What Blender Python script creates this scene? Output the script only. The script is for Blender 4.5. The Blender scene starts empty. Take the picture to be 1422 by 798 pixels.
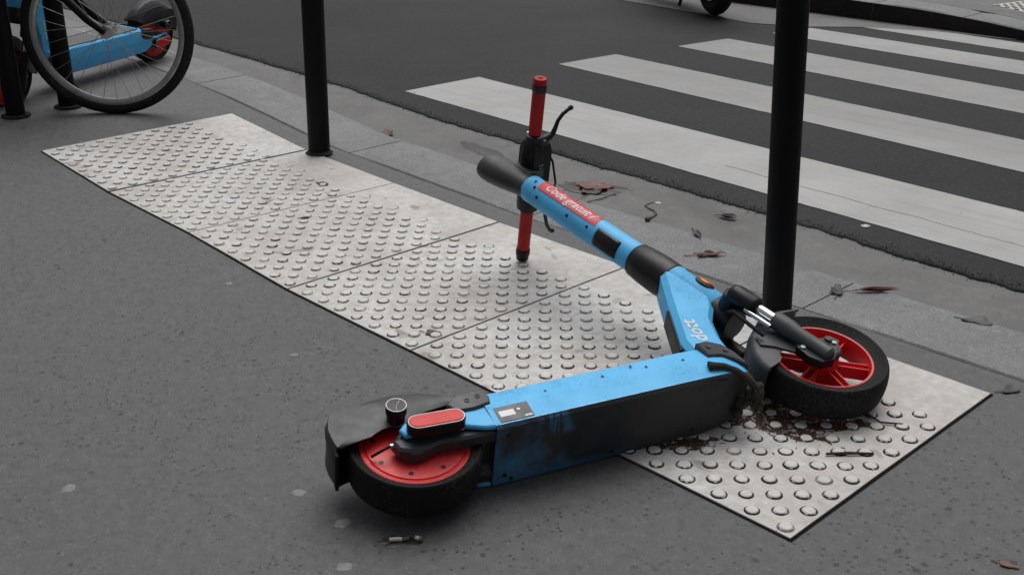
import bpy, bmesh, math, random
from mathutils import Vector, Matrix, noise
random.seed(7)
scene = bpy.context.scene
COL = scene.collection
R = math.radians

# ------------------------------------------------------------------ camera
cd = bpy.data.cameras.new('camera'); cam = bpy.data.objects.new('camera', cd); COL.objects.link(cam)
FW = Vector((-0.66893624, 0.63666102, -0.38364966)); RT = Vector((0.69052025, 0.72330366, -0.00368766)); UP = Vector((-0.27514741, 0.26738467, 0.92347135))
m = Matrix((( RT.x, UP.x, -FW.x, 4.09855), (RT.y, UP.y, -FW.y, -1.52169), (RT.z, UP.z, -FW.z, 1.19133), (0, 0, 0, 1)))
cam.matrix_world = m
cd.sensor_width = 36; cd.lens = 1566.55/1422*36; cd.clip_start = .05; cd.clip_end = 500
scene.camera = cam
# ------------------------------------------------------------------ overcast sky and soft sun
SUN_AZ, SUN_EL = R(128), R(64)          # light comes down over the road, from behind the scooter
w = bpy.data.worlds.new('World'); scene.world = w; w.use_nodes = True
nt = w.node_tree; bg = nt.nodes['Background']
sky = nt.nodes.new('ShaderNodeTexSky'); sky.sky_type = 'NISHITA'; sky.sun_disc = False
sky.sun_elevation = SUN_EL; sky.sun_rotation = R(90) - SUN_AZ
sky.air_density = 1.0; sky.dust_density = 6.0; sky.ozone_density = 1.0
hs = nt.nodes.new('ShaderNodeHueSaturation'); hs.inputs['Saturation'].default_value = 0.30
nt.links.new(sky.outputs[0], hs.inputs['Color']); nt.links.new(hs.outputs[0], bg.inputs[0])
bg.inputs[1].default_value = 0.055
sl = bpy.data.lights.new('sun', 'SUN'); sl.energy = 1.5; sl.angle = R(60); sl.color = (1, .995, .985)
sun = bpy.data.objects.new('sun', sl); COL.objects.link(sun)
sd = Vector((math.cos(SUN_AZ)*math.cos(SUN_EL), math.sin(SUN_AZ)*math.cos(SUN_EL), math.sin(SUN_EL)))
sun.rotation_euler = sd.to_track_quat('Z', 'Y').to_euler()
scene.view_settings.view_transform = 'Standard'; scene.view_settings.look = 'None'
scene.view_settings.gamma = 1; scene.view_settings.exposure = 0.36

# ------------------------------------------------------------------ material helpers
class NM:
    """small node-graph builder"""
    def __init__(s, name, rough=.6, spec=.5, metal=0):
        s.m = bpy.data.materials.new(name); s.m.use_nodes = True
        s.t = s.m.node_tree; s.b = s.t.nodes['Principled BSDF']
        s.b.inputs['Roughness'].default_value = rough; s.b.inputs['Metallic'].default_value = metal
        s.b.inputs['Specular IOR Level'].default_value = spec
        s.tc = s.t.nodes.new('ShaderNodeTexCoord'); s.co = s.tc.outputs['Object']
    def geo(s):
        g = s.t.nodes.new('ShaderNodeNewGeometry'); s.co = g.outputs['Position']; return s
    def link(s, a, b): s.t.links.new(a, b)
    def mapping(s, scale):
        n = s.t.nodes.new('ShaderNodeMapping'); n.inputs['Scale'].default_value = scale; s.link(s.co, n.inputs[0]); return n.outputs[0]
    def noise(s, scale, detail=4, rough=.6, dist=0, co=None):
        n = s.t.nodes.new('ShaderNodeTexNoise'); n.inputs['Scale'].default_value = scale; n.inputs['Detail'].default_value = detail
        n.inputs['Roughness'].default_value = rough; n.inputs['Distortion'].default_value = dist; s.link(co or s.co, n.inputs['Vector']); return n.outputs['Fac']
    def voro(s, scale, feature='F1', out='Distance', co=None):
        n = s.t.nodes.new('ShaderNodeTexVoronoi'); n.feature = feature; n.inputs['Scale'].default_value = scale; s.link(co or s.co, n.inputs['Vector']); return n.outputs[out]
    def ramp(s, fac, *stops):
        n = s.t.nodes.new('ShaderNodeValToRGB'); e = n.color_ramp.elements
        while len(e) < len(stops): e.new(.5)
        for el, (p, c) in zip(e, stops):
            el.position = p; el.color = (c, c, c, 1) if isinstance(c, (int, float)) else (*c, 1)
        s.link(fac, n.inputs[0]); return n.outputs[0]
    def mix(s, fac, a, b, mode='MIX'):
        n = s.t.nodes.new('ShaderNodeMix'); n.data_type = 'RGBA'; n.blend_type = mode
        for sock, v in ((n.inputs[0], fac), (n.inputs[6], a), (n.inputs[7], b)):
            if isinstance(v, (int, float)): sock.default_value = v if sock.type == 'VALUE' else (v, v, v, 1)
            elif isinstance(v, tuple): sock.default_value = (*v, 1)
            else: s.link(v, sock)
        return n.outputs[2]
    def math(s, op, a, b=0.):
        n = s.t.nodes.new('ShaderNodeMath'); n.operation = op
        for sock, v in ((n.inputs[0], a), (n.inputs[1], b)):
            if isinstance(v, (int, float)): sock.default_value = v
            else: s.link(v, sock)
        return n.outputs[0]
    def sep(s, co=None):
        n = s.t.nodes.new('ShaderNodeSeparateXYZ'); s.link(co or s.co, n.inputs[0]); return n.outputs
    def color(s, c):
        if isinstance(c, tuple): s.b.inputs['Base Color'].default_value = (*c, 1)
        else: s.link(c, s.b.inputs['Base Color'])
        return s
    def rough(s, c): s.link(c, s.b.inputs['Roughness']); return s
    def bump(s, h, strength=.5, dist=.002):
        n = s.t.nodes.new('ShaderNodeBump'); n.inputs['Strength'].default_value = strength; n.inputs['Distance'].default_value = dist
        if s.b.inputs['Normal'].is_linked: s.link(s.b.inputs['Normal'].links[0].from_socket, n.inputs['Normal'])
        s.link(h, n.inputs['Height']); s.link(n.outputs[0], s.b.inputs['Normal']); return s
M = {}
def worn(name, col, rough=.5, amount=.25, scale=60, spec=.5, metal=0, dirt=(.05, .045, .04)):
    """paint or plastic with soft dirt and scuffs"""
    n = NM(name, rough, spec, metal)
    d1 = n.noise(scale*.25, 5, .65); d2 = n.noise(scale*4, 3, .7)
    mask = n.ramp(n.math('MULTIPLY', d1, d2), (.26, 0), (.45, amount))
    n.color(n.mix(mask, col, dirt)); n.rough(n.ramp(d1, (.3, max(0, rough-.1)), (.7, min(1, rough+.15))))
    M[name] = n.m; return n

# pavement asphalt
n = NM('pavement_asphalt', .6, .5).geo()
big = n.noise(.55, 5, .62, .3); mid = n.noise(4.2, 6, .7, .4); sm = n.noise(34, 5, .72); fine = n.noise(230, 3, .75); agg = n.voro(240, out='Color')
base = n.mix(n.ramp(mid, (.28, 0), (.74, 1)), (.066, .066, .067), (.126, .126, .127))
base = n.mix(n.ramp(big, (.36, 0), (.64, .75)), base, (.100, .101, .104))
base = n.mix(n.ramp(sm, (.30, .55), (.52, 0)), base, (.045, .045, .045))
base = n.mix(n.ramp(sm, (.54, 0), (.74, .5)), base, (.155, .155, .155))
base = n.mix(n.math('MULTIPLY', n.ramp(fine, (.35, 1), (.62, 0)), .5), base, (.040, .040, .040))
gsep = n.t.nodes.new('ShaderNodeSeparateColor'); n.link(agg, gsep.inputs[0])
base = n.mix(n.ramp(gsep.outputs[0], (.94, 0), (.99, .35)), base, (.21, .21, .205))
patch = n.ramp(n.noise(1.5, 5, .68, .5), (.38, .30), (.60, 1))
def pits(scale, lo, hi, thr, co):
    pv = n.t.nodes.new('ShaderNodeTexVoronoi'); pv.inputs['Scale'].default_value = scale; n.link(co, pv.inputs['Vector'])
    ps = n.t.nodes.new('ShaderNodeSeparateColor'); n.link(pv.outputs['Color'], ps.inputs[0])
    return n.math('MULTIPLY', n.ramp(n.math('ADD', pv.outputs['Distance'], n.math('MULTIPLY', n.noise(scale*3.2, 3), .45)), (lo, 1), (hi, 0)), n.ramp(ps.outputs[0], (thr, 0), (thr+.12, 1)))
pitm = n.math('MULTIPLY', n.math('MAXIMUM', pits(38, .34, .50, .80, n.co), pits(95, .36, .58, .70, n.co)), patch)
base = n.mix(n.math('MULTIPLY', pitm, .9), base, (.018, .017, .016))
n.color(base); n.rough(n.ramp(mid, (.3, .52), (.7, .68)))
n.bump(n.math('SUBTRACT', n.math('ADD', fine, n.math('MULTIPLY', sm, .8)), n.math('MULTIPLY', pitm, 1.4)), .6, .0032)
n.bump(mid, .3, .008); M['pavement'] = n.m
# carriageway asphalt
n = NM('road_asphalt', .75, .26).geo()
big = n.noise(.5, 5, .65, .4); agg = n.voro(140, out='Color'); fine = n.noise(260, 2, .7)
gsep = n.t.nodes.new('ShaderNodeSeparateColor'); n.link(agg, gsep.inputs[0])
base = n.mix(n.ramp(big, (.35, 0), (.7, 1)), (.0095, .0102, .011), (.026, .0275, .0288))
base = n.mix(n.ramp(gsep.outputs[0], (.2, .5), (.9, 0)), base, (.008, .0085, .009))
base = n.mix(n.ramp(gsep.outputs[1], (.95, 0), (.98, .4)), base, (.07, .07, .068))
n.color(base); n.bump(gsep.outputs[2], .35, .003); n.bump(fine, .3, .002); M['road'] = n.m
# dark crumbly edge and joint fill
n = NM('joint_dirt', .9, .2).geo(); n.color(n.mix(n.noise(60, 4), (.012, .011, .010), (.045, .04, .035))); n.bump(n.noise(150, 3), .6, .004); M['joint'] = n.m
n = NM('joint_black', .95, .1).geo(); n.color(n.mix(n.noise(60, 4), (.004, .004, .004), (.012, .011, .010))); M['joint_black'] = n.m
# granite kerb
n = NM('kerb_granite', .62, .45).geo()
sp = n.voro(260, out='Color'); gs = n.t.nodes.new('ShaderNodeSeparateColor'); n.link(sp, gs.inputs[0])
base = n.mix(n.ramp(n.noise(5, 5, .7), (.3, 0), (.7, 1)), (.124, .130, .133), (.178, .185, .188))
base = n.mix(n.ramp(gs.outputs[0], (.75, 0), (.95, .45)), base, (.33, .33, .32))
base = n.mix(n.ramp(gs.outputs[1], (.78, 0), (.95, .5)), base, (.05, .05, .052))
base = n.mix(n.math('MULTIPLY', n.ramp(n.noise(1.7, 4), (.45, 0), (.65, 1)), .35), base, (.09, .085, .078))
base = n.mix(n.ramp(n.noise(14, 6, .75), (.52, 0), (.70, .6)), base, (.24, .242, .24))
base = n.mix(n.ramp(n.noise(30, 5, .75, .4), (.58, 0), (.70, .6)), base, (.075, .074, .072))
n.color(base); n.bump(n.noise(60, 5, .7), .4, .003); n.bump(n.noise(120, 3), .35, .002); M['granite'] = n.m
# gutter concrete
n = NM('gutter_concrete', .66, .45).geo()
base = n.mix(n.ramp(n.noise(4, 5, .7), (.3, 0), (.7, 1)), (.094, .094, .092), (.140, .140, .137))
base = n.mix(n.ramp(n.noise(160, 3, .7), (.45, 0), (.7, .5)), base, (.07, .066, .06))
base = n.mix(n.ramp(n.noise(1.6, 4, .6, .4), (.55, 0), (.66, .6)), base, (.060, .058, .055))
base = n.mix(n.ramp(n.noise(26, 5, .75, .3), (.56, 0), (.70, .55)), base, (.065, .062, .058))
base = n.mix(n.ramp(n.noise(11, 6, .75), (.54, 0), (.72, .6)), base, (.19, .188, .182))
base = n.mix(n.ramp(n.noise(75, 3, .7), (.64, 0), (.70, .6)), base, (.045, .042, .038))
n.color(base); n.bump(n.noise(130, 3), .35, .002); M['gutter'] = n.m
# tactile slab
def slab(name, lift):
    n = NM(name, .62, .4).geo()
    d = n.ramp(n.noise(2.6, 5, .65), (.42, 0), (.70, .7)); sm = n.noise(38, 5, .7)
    base = n.mix(n.ramp(sm, (.32, 0), (.62, 1)), (.43, .422, .405), (.60, .592, .575))
    base = n.mix(d, base, (.33, .29, .255))
    streak = n.noise(1, 4, .6, .3, co=n.mapping((60, 7, 20)))
    base = n.mix(n.ramp(streak, (.60, 0), (.76, .5)), base, (.30, .285, .26))
    base = n.mix(n.ramp(n.noise(170, 3, .7), (.62, 0), (.74, .55)), base, (.20, .185, .165))
    base = n.mix(n.ramp(n.noise(9, 3, .5, .8), (.64, 0), (.74, .7)), base, (.17, .15, .13))
    base = n.mix(n.ramp(n.noise(24, 4, .7, .4), (.60, 0), (.72, .45)), base, (.25, .235, .21))
    base = n.mix(n.ramp(n.noise(1.1, 3, .5), (.50, 0), (.70, .35)), base, (.46, .38, .36))
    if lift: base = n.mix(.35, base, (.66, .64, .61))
    n.color(base); n.bump(n.noise(90, 4, .7), .25, .0018); M[name] = n.m
slab('slab', False); slab('stud_top', True)
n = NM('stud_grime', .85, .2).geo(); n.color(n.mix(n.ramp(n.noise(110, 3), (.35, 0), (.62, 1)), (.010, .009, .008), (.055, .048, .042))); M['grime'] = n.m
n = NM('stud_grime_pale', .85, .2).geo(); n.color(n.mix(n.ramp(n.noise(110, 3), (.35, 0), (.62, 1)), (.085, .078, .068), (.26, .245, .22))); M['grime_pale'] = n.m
# road paint, worn along cracks
n = NM('road_paint', .55, .4).geo()
base = n.mix(n.ramp(n.noise(3.5, 5, .65), (.3, 0), (.7, 1)), (.30, .30, .293), (.385, .383, .373))
base = n.mix(n.ramp(n.noise(1, 4, .6, .2, co=n.mapping((.9, 22, 1))), (.56, 0), (.72, .5)), base, (.22, .217, .21))
wear = n.math('MULTIPLY', n.ramp(n.noise(130, 4, .75), (.60, 0), (.70, 1)), n.ramp(n.noise(5, 3), (.45, 0), (.62, .9)))
px, py, pz = n.sep()
base = n.mix(n.ramp(n.math('MULTIPLY', py, .15), (.35, 0), (.43, .42), (.64, .42), (.74, .15)), base, (.14, .14, .137))   # tyre grime in the traffic lane
base = n.mix(wear, base, (.05, .05, .05))
n.color(base); n.bump(n.noise(160, 3), .3, .002); M['paint'] = n.m
# scooter materials
n = worn('blue_paint', (.095, .485, .86), .46, .35, 45, .32)
scr = n.ramp(n.noise(1, 3, .6, .2, co=n.mapping((14, 160, 60))), (.70, 0), (.77, .55))
n.color(n.mix(scr, n.b.inputs['Base Color'].links[0].from_socket, (.30, .55, .74)))
bx_, by_, bz_ = n.sep()
chip = n.math('MULTIPLY', n.ramp(n.math('MULTIPLY', by_, -10), (.462, 0), (.50, 1)), n.ramp(n.noise(85, 4, .7), (.44, 0), (.54, .85)))
n.color(n.mix(chip, n.b.inputs['Base Color'].links[0].from_socket, (.50, .60, .66)))
sp = n.ramp(n.noise(38, 5, .75), (.66, 0), (.72, .5)); n.color(n.mix(sp, n.b.inputs['Base Color'].links[0].from_socket, (.06, .20, .33)))
n = NM('blue_muddy', .7, .35)        # underside: paint under a film of dried mud, clearer at the rear
x, y, z = n.sep(); mk = n.noise(9, 5, .6, .5); fn = n.noise(70, 4, .7)
prog = n.math('ADD', n.math('MULTIPLY', x, 1.6), n.math('MULTIPLY', mk, 1.1))
film = n.ramp(prog, (.70, .30), (1.05, .96))
base = n.mix(film, (.09, .32, .60), n.mix(n.ramp(n.noise(6, 4), (.42, 0), (.6, 1)), (.020, .019, .017), (.050, .038, .026)))
skew = n.math('ADD', x, n.math('MULTIPLY', z, .45))
win = n.math('MULTIPLY', n.math('MULTIPLY', n.ramp(skew, (.268, 0), (.280, 1), (.315, 1), (.325, 0)), n.ramp(n.math('ADD', z, n.math('MULTIPLY', mk, .03)), (.040, 0), (.050, 1))), n.ramp(n.noise(1, 2, .5, 0, co=n.mapping((90, 1, 8))), (.42, 0), (.48, .8)))
base = n.mix(win, base, (.055, .19, .36))
lip = n.math('MULTIPLY', n.ramp(n.math('ADD', n.math('MULTIPLY', z, -1), n.math('MULTIPLY', mk, .02)), (.062, 0), (.078, .7)), n.ramp(x, (.30, 1), (.46, 0)))
base = n.mix(lip, base, (.05, .17, .33))
base = n.mix(n.ramp(fn, (.62, 0), (.75, .5)), base, (.055, .045, .034))
n.color(base); n.bump(fn, .4, .002); M['blue_muddy'] = n.m
worn('dark_plastic', (.026, .028, .030), .48, .6, 50, .5, 0, (.07, .068, .062))
worn('grey_plastic', (.055, .06, .064), .5, .5, 50, .5, 0, (.10, .095, .085))
worn('black_plastic', (.006, .006, .0068), .42, .35, 60, .35, 0, (.03, .028, .025))
n = worn('rubber', (.009, .009, .0093), .78, .95, 40, .25, 0, (.055, .052, .046))
n.bump(n.noise(220, 3), .3, .001)
worn('red_paint', (.66, .018, .022), .42, .7, 38, .5, 0, (.10, .03, .025))
worn('red_grip', (.42, .012, .014), .6, .6, 50, .35, 0, (.09, .015, .012))
worn('red_lens', (.62, .022, .024), .42, .3, 60, .28)
worn('tail_lens', (.10, .010, .010), .3, .3, 60, .5)
worn('orange_lens', (.50, .13, .015), .2, .25, 60, .6, 0, (.12, .05, .01))
worn('silver', (.62, .62, .60), .32, .35, 60, .5, 1, (.2, .19, .17))
worn('trim_grey', (.36, .36, .35), .45, .6, 90, .5, .6, (.08, .08, .075))
worn('chrome', (.75, .75, .76), .14, .3, 60, .5, 1, (.25, .24, .22))
worn('steel_dull', (.34, .34, .335), .38, .7, 60, .5, .9, (.06, .058, .052))
worn('white_print', (.72, .72, .72), .5, .2, 60)
worn('sticker_red', (.62, .03, .04), .4, .25, 50, .5, 0, (.3, .06, .06))
worn('sticker_dark', (.06, .06, .065), .45, .3, 60)
worn('mud', (.045, .038, .030), .9, .9, 70, .15, 0, (.14, .12, .095))
worn('pole_paint', (.004, .004, .0043), .55, .25, 30, .18, 0, (.014, .013, .012))
worn('leaf_brown', (.095, .045, .022), .6, .6, 40, .4, 0, (.04, .022, .014))
worn('leaf_dark', (.032, .024, .018), .5, .5, 40, .45, 0, (.06, .04, .025))
worn('leaf_red', (.13, .036, .020), .5, .6, 40, .45, 0, (.06, .025, .018))
worn('leaf_grey', (.045, .046, .043), .5, .4, 40)
worn('twig_bark', (.10, .085, .065), .8, .5, 60, .3)
worn('butt_paper', (.50, .47, .42), .7, .5, 60, .3)
worn('gum', (.185, .19, .185), .6, .7, 60, .4, 0, (.11, .11, .105))
worn('stain_wet', (.030, .027, .024), .35, .3, 40, .5)

# ------------------------------------------------------------------ mesh helpers
def V(*a): return Vector(a)
class MB:
    def __init__(s): s.v = []; s.f = []; s.mi = []
    def add(s, verts, faces, mi=0):
        k = len(s.v); s.v += [tuple(p) for p in verts]
        for f in faces: s.f.append([k+i for i in f]); s.mi.append(mi)
        return s
    def prism(s, poly, z0, z1, mi=0, inset=0, axis=None):
        """polygon in (x,y) extruded along z; inset > 0 chamfers both rims"""
        n = len(poly); cx = sum(p[0] for p in poly)/n; cy = sum(p[1] for p in poly)/n
        a = sum(poly[i][0]*poly[(i+1) % n][1]-poly[(i+1) % n][0]*poly[i][1] for i in range(n))
        if a < 0: poly = poly[::-1]
        def off(t):
            if not t: return poly
            o = []
            for i in range(n):
                p0, p1, p2 = Vector(poly[i-1]), Vector(poly[i]), Vector(poly[(i+1) % n])
                d1 = (p1-p0).normalized(); d2 = (p2-p1).normalized()
                n1 = Vector((-d1.y, d1.x)); n2 = Vector((-d2.y, d2.x)); b = n1+n2
                b = b.normalized() if b.length > 1e-6 else n1
                k = t/max(.35, b.dot(n1)); o.append((p1.x+b.x*k, p1.y+b.y*k))
            return o
        rings = [(off(inset), z0), (poly, z0+inset), (poly, z1-inset), (off(inset), z1)] if inset else [(poly, z0), (poly, z1)]
        vs = [(p[0], p[1], z) for pl, z in rings for p in pl]; fs = []
        for k in range(len(rings)-1):
            for i in range(n): j = (i+1) % n; fs.append((k*n+i, k*n+j, (k+1)*n+j, (k+1)*n+i))
        fs.append(tuple(range(n))[::-1]); fs.append(tuple((len(rings)-1)*n+i for i in range(n)))
        return s.add(vs, fs, mi)
    def box(s, c, sz, mi=0, ax=None, inset=0):
        k = MB().prism([(-sz[0]/2, -sz[1]/2), (sz[0]/2, -sz[1]/2), (sz[0]/2, sz[1]/2), (-sz[0]/2, sz[1]/2)], -sz[2]/2, sz[2]/2, 0, inset)
        c = Vector(c); ax = ax or (V(1, 0, 0), V(0, 1, 0), V(0, 0, 1))
        return s.add([c+ax[0]*p[0]+ax[1]*p[1]+ax[2]*p[2] for p in k.v], k.f, mi)
    def tube(s, pts, rad, n=12, cap=True, mi=0, flat=1.0, upv=None):
        pts = [Vector(p) for p in pts]
        if isinstance(rad, (int, float)): rad = [rad]*len(pts)
        up = Vector(upv) if upv else None; rings = []
        for i, p in enumerate(pts):
            d = (pts[min(i+1, len(pts)-1)]-pts[max(i-1, 0)]).normalized()
            if up is None: up = d.orthogonal()
            e1 = (up-d*up.dot(d)).normalized(); up = e1; e2 = d.cross(e1)
            rings.append([p+(e1*math.cos(2*math.pi*k/n)+e2*math.sin(2*math.pi*k/n)*flat)*rad[i] for k in range(n)])
        fs = []
        for i in range(len(pts)-1):
            for k in range(n): j = (k+1) % n; fs.append((i*n+k, i*n+j, (i+1)*n+j, (i+1)*n+k))
        if cap: fs.append(tuple(range(n))[::-1]); fs.append(tuple((len(pts)-1)*n+k for k in range(n)))
        return s.add([p for r in rings for p in r], fs, mi)
    def lathe(s, o, d, prof, n=32, mi=0, closed=False, e1=None):
        """prof: (along, radius) pairs; closed joins last ring to first"""
        o = Vector(o); d = Vector(d).normalized(); e1 = Vector(e1) if e1 else d.orthogonal().normalized(); e2 = d.cross(e1)
        vs = [o+d*a+(e1*math.cos(2*math.pi*k/n)+e2*math.sin(2*math.pi*k/n))*r for a, r in prof for k in range(n)]
        fs = []; m_ = len(prof)
        for i in range(m_ if closed else m_-1):
            i2 = (i+1) % m_
            for k in range(n): j = (k+1) % n; fs.append((i*n+k, i*n+j, i2*n+j, i2*n+k))
        if not closed:
            if prof[0][1] > 1e-6: fs.append(tuple(range(n))[::-1])
            if prof[-1][1] > 1e-6: fs.append(tuple((m_-1)*n+k for k in range(n)))
        return s.add(vs, fs, mi)
    def build(s, name, mat, parent=None, smooth=35, fix=True, kind=None):
        me = bpy.data.meshes.new(name); me.from_pydata(s.v, [], s.f)
        for m_ in (mat if isinstance(mat, (list, tuple)) else [mat]): me.materials.append(M[m_])
        me.polygons.foreach_set('material_index', s.mi)
        if fix:
            bm = bmesh.new(); bm.from_mesh(me); bmesh.ops.remove_doubles(bm, verts=bm.verts, dist=1e-6)
            bmesh.ops.recalc_face_normals(bm, faces=bm.faces); bm.to_mesh(me); bm.free()
        if smooth:
            me.polygons.foreach_set('use_smooth', [True]*len(me.polygons)); me.set_sharp_from_angle(angle=R(smooth))
        me.update(); return link(me, name, parent, kind)
def link(me, name, parent=None, kind=None):
    o = bpy.data.objects.new(name, me); COL.objects.link(o)
    if parent: o.parent = parent
    if kind: o['kind'] = kind
    return o
def tag(o, label, cat, group=None):
    o['label'] = label; o['category'] = cat
    if group: o['group'] = group
    return o
def empty(name, loc=(0, 0, 0), label=None, cat=None, group=None, kind=None):
    o = bpy.data.objects.new(name, None); COL.objects.link(o); o.location = loc; o.empty_display_size = .1
    if label: tag(o, label, cat, group)
    if kind: o['kind'] = kind
    return o
def interp(x, xs, ys):
    if x <= xs[0]: return ys[0]
    for i in range(1, len(xs)):
        if x <= xs[i]: t = (x-xs[i-1])/(xs[i]-xs[i-1]); return ys[i-1]+(ys[i]-ys[i-1])*t
    return ys[-1]
def text_mesh(body, size, shear=0):
    c = bpy.data.curves.new('text', 'FONT'); c.body = body; c.size = size; c.shear = shear; c.resolution_u = 2; c.align_x = 'CENTER'; c.align_y = 'CENTER'
    c.offset = size*.012
    o = bpy.data.objects.new('text', c); COL.objects.link(o); dg = bpy.context.evaluated_depsgraph_get()
    me = bpy.data.meshes.new_from_object(o.evaluated_get(dg)); bpy.data.objects.remove(o); bpy.data.curves.remove(c); return me

# ------------------------------------------------------------------ the lie of the land
PL, PW = .5364, .7896                     # tactile slab length along the kerb and depth
NX = [-40, -2.5, -.6, -.3, 0, PL, 2*PL, 3*PL, 40]
ZL = [.115, .11, .10, .088, .068, .0334, .0268, 0, 0]; ZR = [.115, .11, .10, .088, .0711, .0233, .0107, 0, 0]
def gz(x, y):
    t = min(1, max(0, y/PW)); return interp(x, NX, ZL)*(1-t)+interp(x, NX, ZR)*t
def zroad(y): return -.012-.0075*max(0, min(y, 6.2)-1.6)**2
def yin(x): return .905+.035*max(0, min(-x, 2.5))-.006*math.sin(x*1.3)
def yout(x): return yin(x)+.262
def yasp(x): return interp(x, [-40, -6, -2, -1.26, -.5, .14, .55, 2.25, 2.64, 3, 40], [1.78, 1.76, 1.72, 1.70, 1.66, 1.59, 1.555, 1.515, 1.485, 1.475, 1.475])
XS = sorted(set([-40, -25, -15, -10, -8, -6, -5, -4, -3.3, -2.5, 6, 7, 8, 10, 15, 25, 40]+[round(-2.4+.12*i, 3) for i in range(70)]+NX[2:-1]))
def strip(name, ylo, yhi, zf, mat, ny=8, xs=XS, kind='structure', parent=None):
    vs = []; fs = []
    for x in xs:
        a, b = ylo(x), yhi(x)
        for j in range(ny+1): y = a+(b-a)*j/ny; vs.append((x, y, zf(x, y)))
    for i in range(len(xs)-1):
        for j in range(ny): k = i*(ny+1)+j; fs.append((k, k+ny+1, k+ny+2, k+1))
    return MB().add(vs, fs).build(name, mat, parent, smooth=60, fix=False, kind=kind)
# pavement (near), subgrade and carriageway
pav_y = [-40, -12, -6, -3, -1.5, -.6, 0, .2, .4, .6, PW]
vs = []; fs = []
for x in XS:
    for y in pav_y+[yin(x)-.006]: vs.append((x, y, gz(x, y)))
nn = len(pav_y)+1
for i in range(len(XS)-1):
    for j in range(nn-1): k = i*nn+j; fs.append((k, k+nn, k+nn+1, k+1))
pavement = MB().add(vs, fs).build('pavement', 'pavement', smooth=60, fix=False, kind='structure')
strip('kerb_bed', lambda x: yin(x)-.006, lambda x: yout(x)+.004, lambda x, y: gz(x, .9)-.012, 'joint_black', 2)
MB().add([(-60, -60, -.45), (60, -60, -.45), (60, 60, -.45), (-60, 60, -.45)], [(0, 1, 2, 3)]).build('subsoil', 'joint', smooth=0, fix=False, kind='structure')
gut = strip('gutter', lambda x: yout(x)-.002, lambda x: yasp(x)+.10, lambda x, y: -.020+.002*noise.noise(V(x*2, y*3, 1)), 'gutter', 6)
# crumbling asphalt edge: fine steps with a ragged line
xr = sorted(set([-40, -25, -15, -10, -8, -6, -5]+[round(-4.5+.012*i, 4) for i in range(950)]+[8, 10, 15, 25, 40]))
def yedge(x): return yasp(x)+.014*noise.noise(V(x*4, 3, 0))+interp(x, [-1, 1, 2.2], [.4, .7, 1])*(.013*noise.noise(V(x*17, 7, 0))+.008*noise.noise(V(x*60, 1, 0)))
ry = [0, .01, .03, .07, .14, .3, .5, .7]+[.9+.2*i for i in range(18)]+[4.6]
vs = []; fs = []
for x in xr:
    e = yedge(x); far = 6.02
    vs.append((x, e-.003, -.026))
    for k, t in enumerate(ry):
        y = e+(far-e)*t/4.6; vs.append((x, y, zroad(y)-(.004 if k == 0 else 0)+(.0015*noise.noise(V(x*40, y*40, 2)) if 0 < k < 4 else 0)))
nn = len(ry)+1
for i in range(len(xr)-1):
    for j in range(nn-1): k = i*nn+j; fs.append((k, k+nn, k+nn+1, k+1))
road = MB().add(vs, fs).build('road', 'road', smooth=60, fix=False, kind='structure')
# crumbs of bitumen and grit along that edge
mb = MB()
for i in range(4200):
    x = random.uniform(-2.2, 4.2); y = yedge(x)+random.gauss(.010, .017); s = random.uniform(.001, .0036)
    z = (-.020 if y < yedge(x) else -.012)+s*.3
    p = [V(x, y, z)+V(random.uniform(-1, 1), random.uniform(-1, 1), random.uniform(-.2, .2))*s for _ in range(3)]+[V(x, y, z+s)]
    mb.add(p, [(0, 1, 2), (0, 1, 3), (1, 2, 3), (2, 0, 3)])
mb.build('edge_grit', 'road', road, smooth=0, kind='stuff')
# zebra bars: edges follow the surveyed lines
def bar_y(k, x): return [1.791, 2.815, 3.775, 4.72, 5.58][k]+(x+.1)*[-.0495, -.0835, -.0935, -.087, -.125][k]
zebra = empty('zebra_crossing', (0, 0, 0), kind='structure')
for k in range(5):
    x0 = [-.122, -.09, -.045, -.03, .10][k]; wdt = [.478, .462, .495, .455, .40][k]
    xs = [x0+.05*i for i in range(120)]; vs = []; fs = []; ny = 10
    for i, x in enumerate(xs):
        for j in range(ny+1):
            e = .004*noise.noise(V(x*14, k*5+j//ny*3, 0)) if j in (0, ny) else 0
            y = bar_y(k, x)+wdt*j/ny+e
            xx = x+(.004*noise.noise(V(k, j*2, 4)) if i == 0 else 0)
            vs.append((xx, y, zroad(y)+.0022))
    for i in range(len(xs)-1):
        for j in range(ny): q = i*(ny+1)+j; fs.append((q, q+ny+1, q+ny+2, q+1))
    MB().add(vs, fs).build('painted_bar', 'paint', zebra, smooth=60, fix=False)
pts = [(1.7+.03*i, bar_y(0, 1.7+.03*i)+.16+.012*noise.noise(V(i*.21, 0, 3))+.004*noise.noise(V(i*.9, 5, 3)), zroad(1.9)+.0024) for i in range(56)]
MB().tube(pts, [.0009+.0012*abs(noise.noise(V(i*.5, 1, 1))) for i in range(56)], 5).build('crack', 'joint', zebra)
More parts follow.
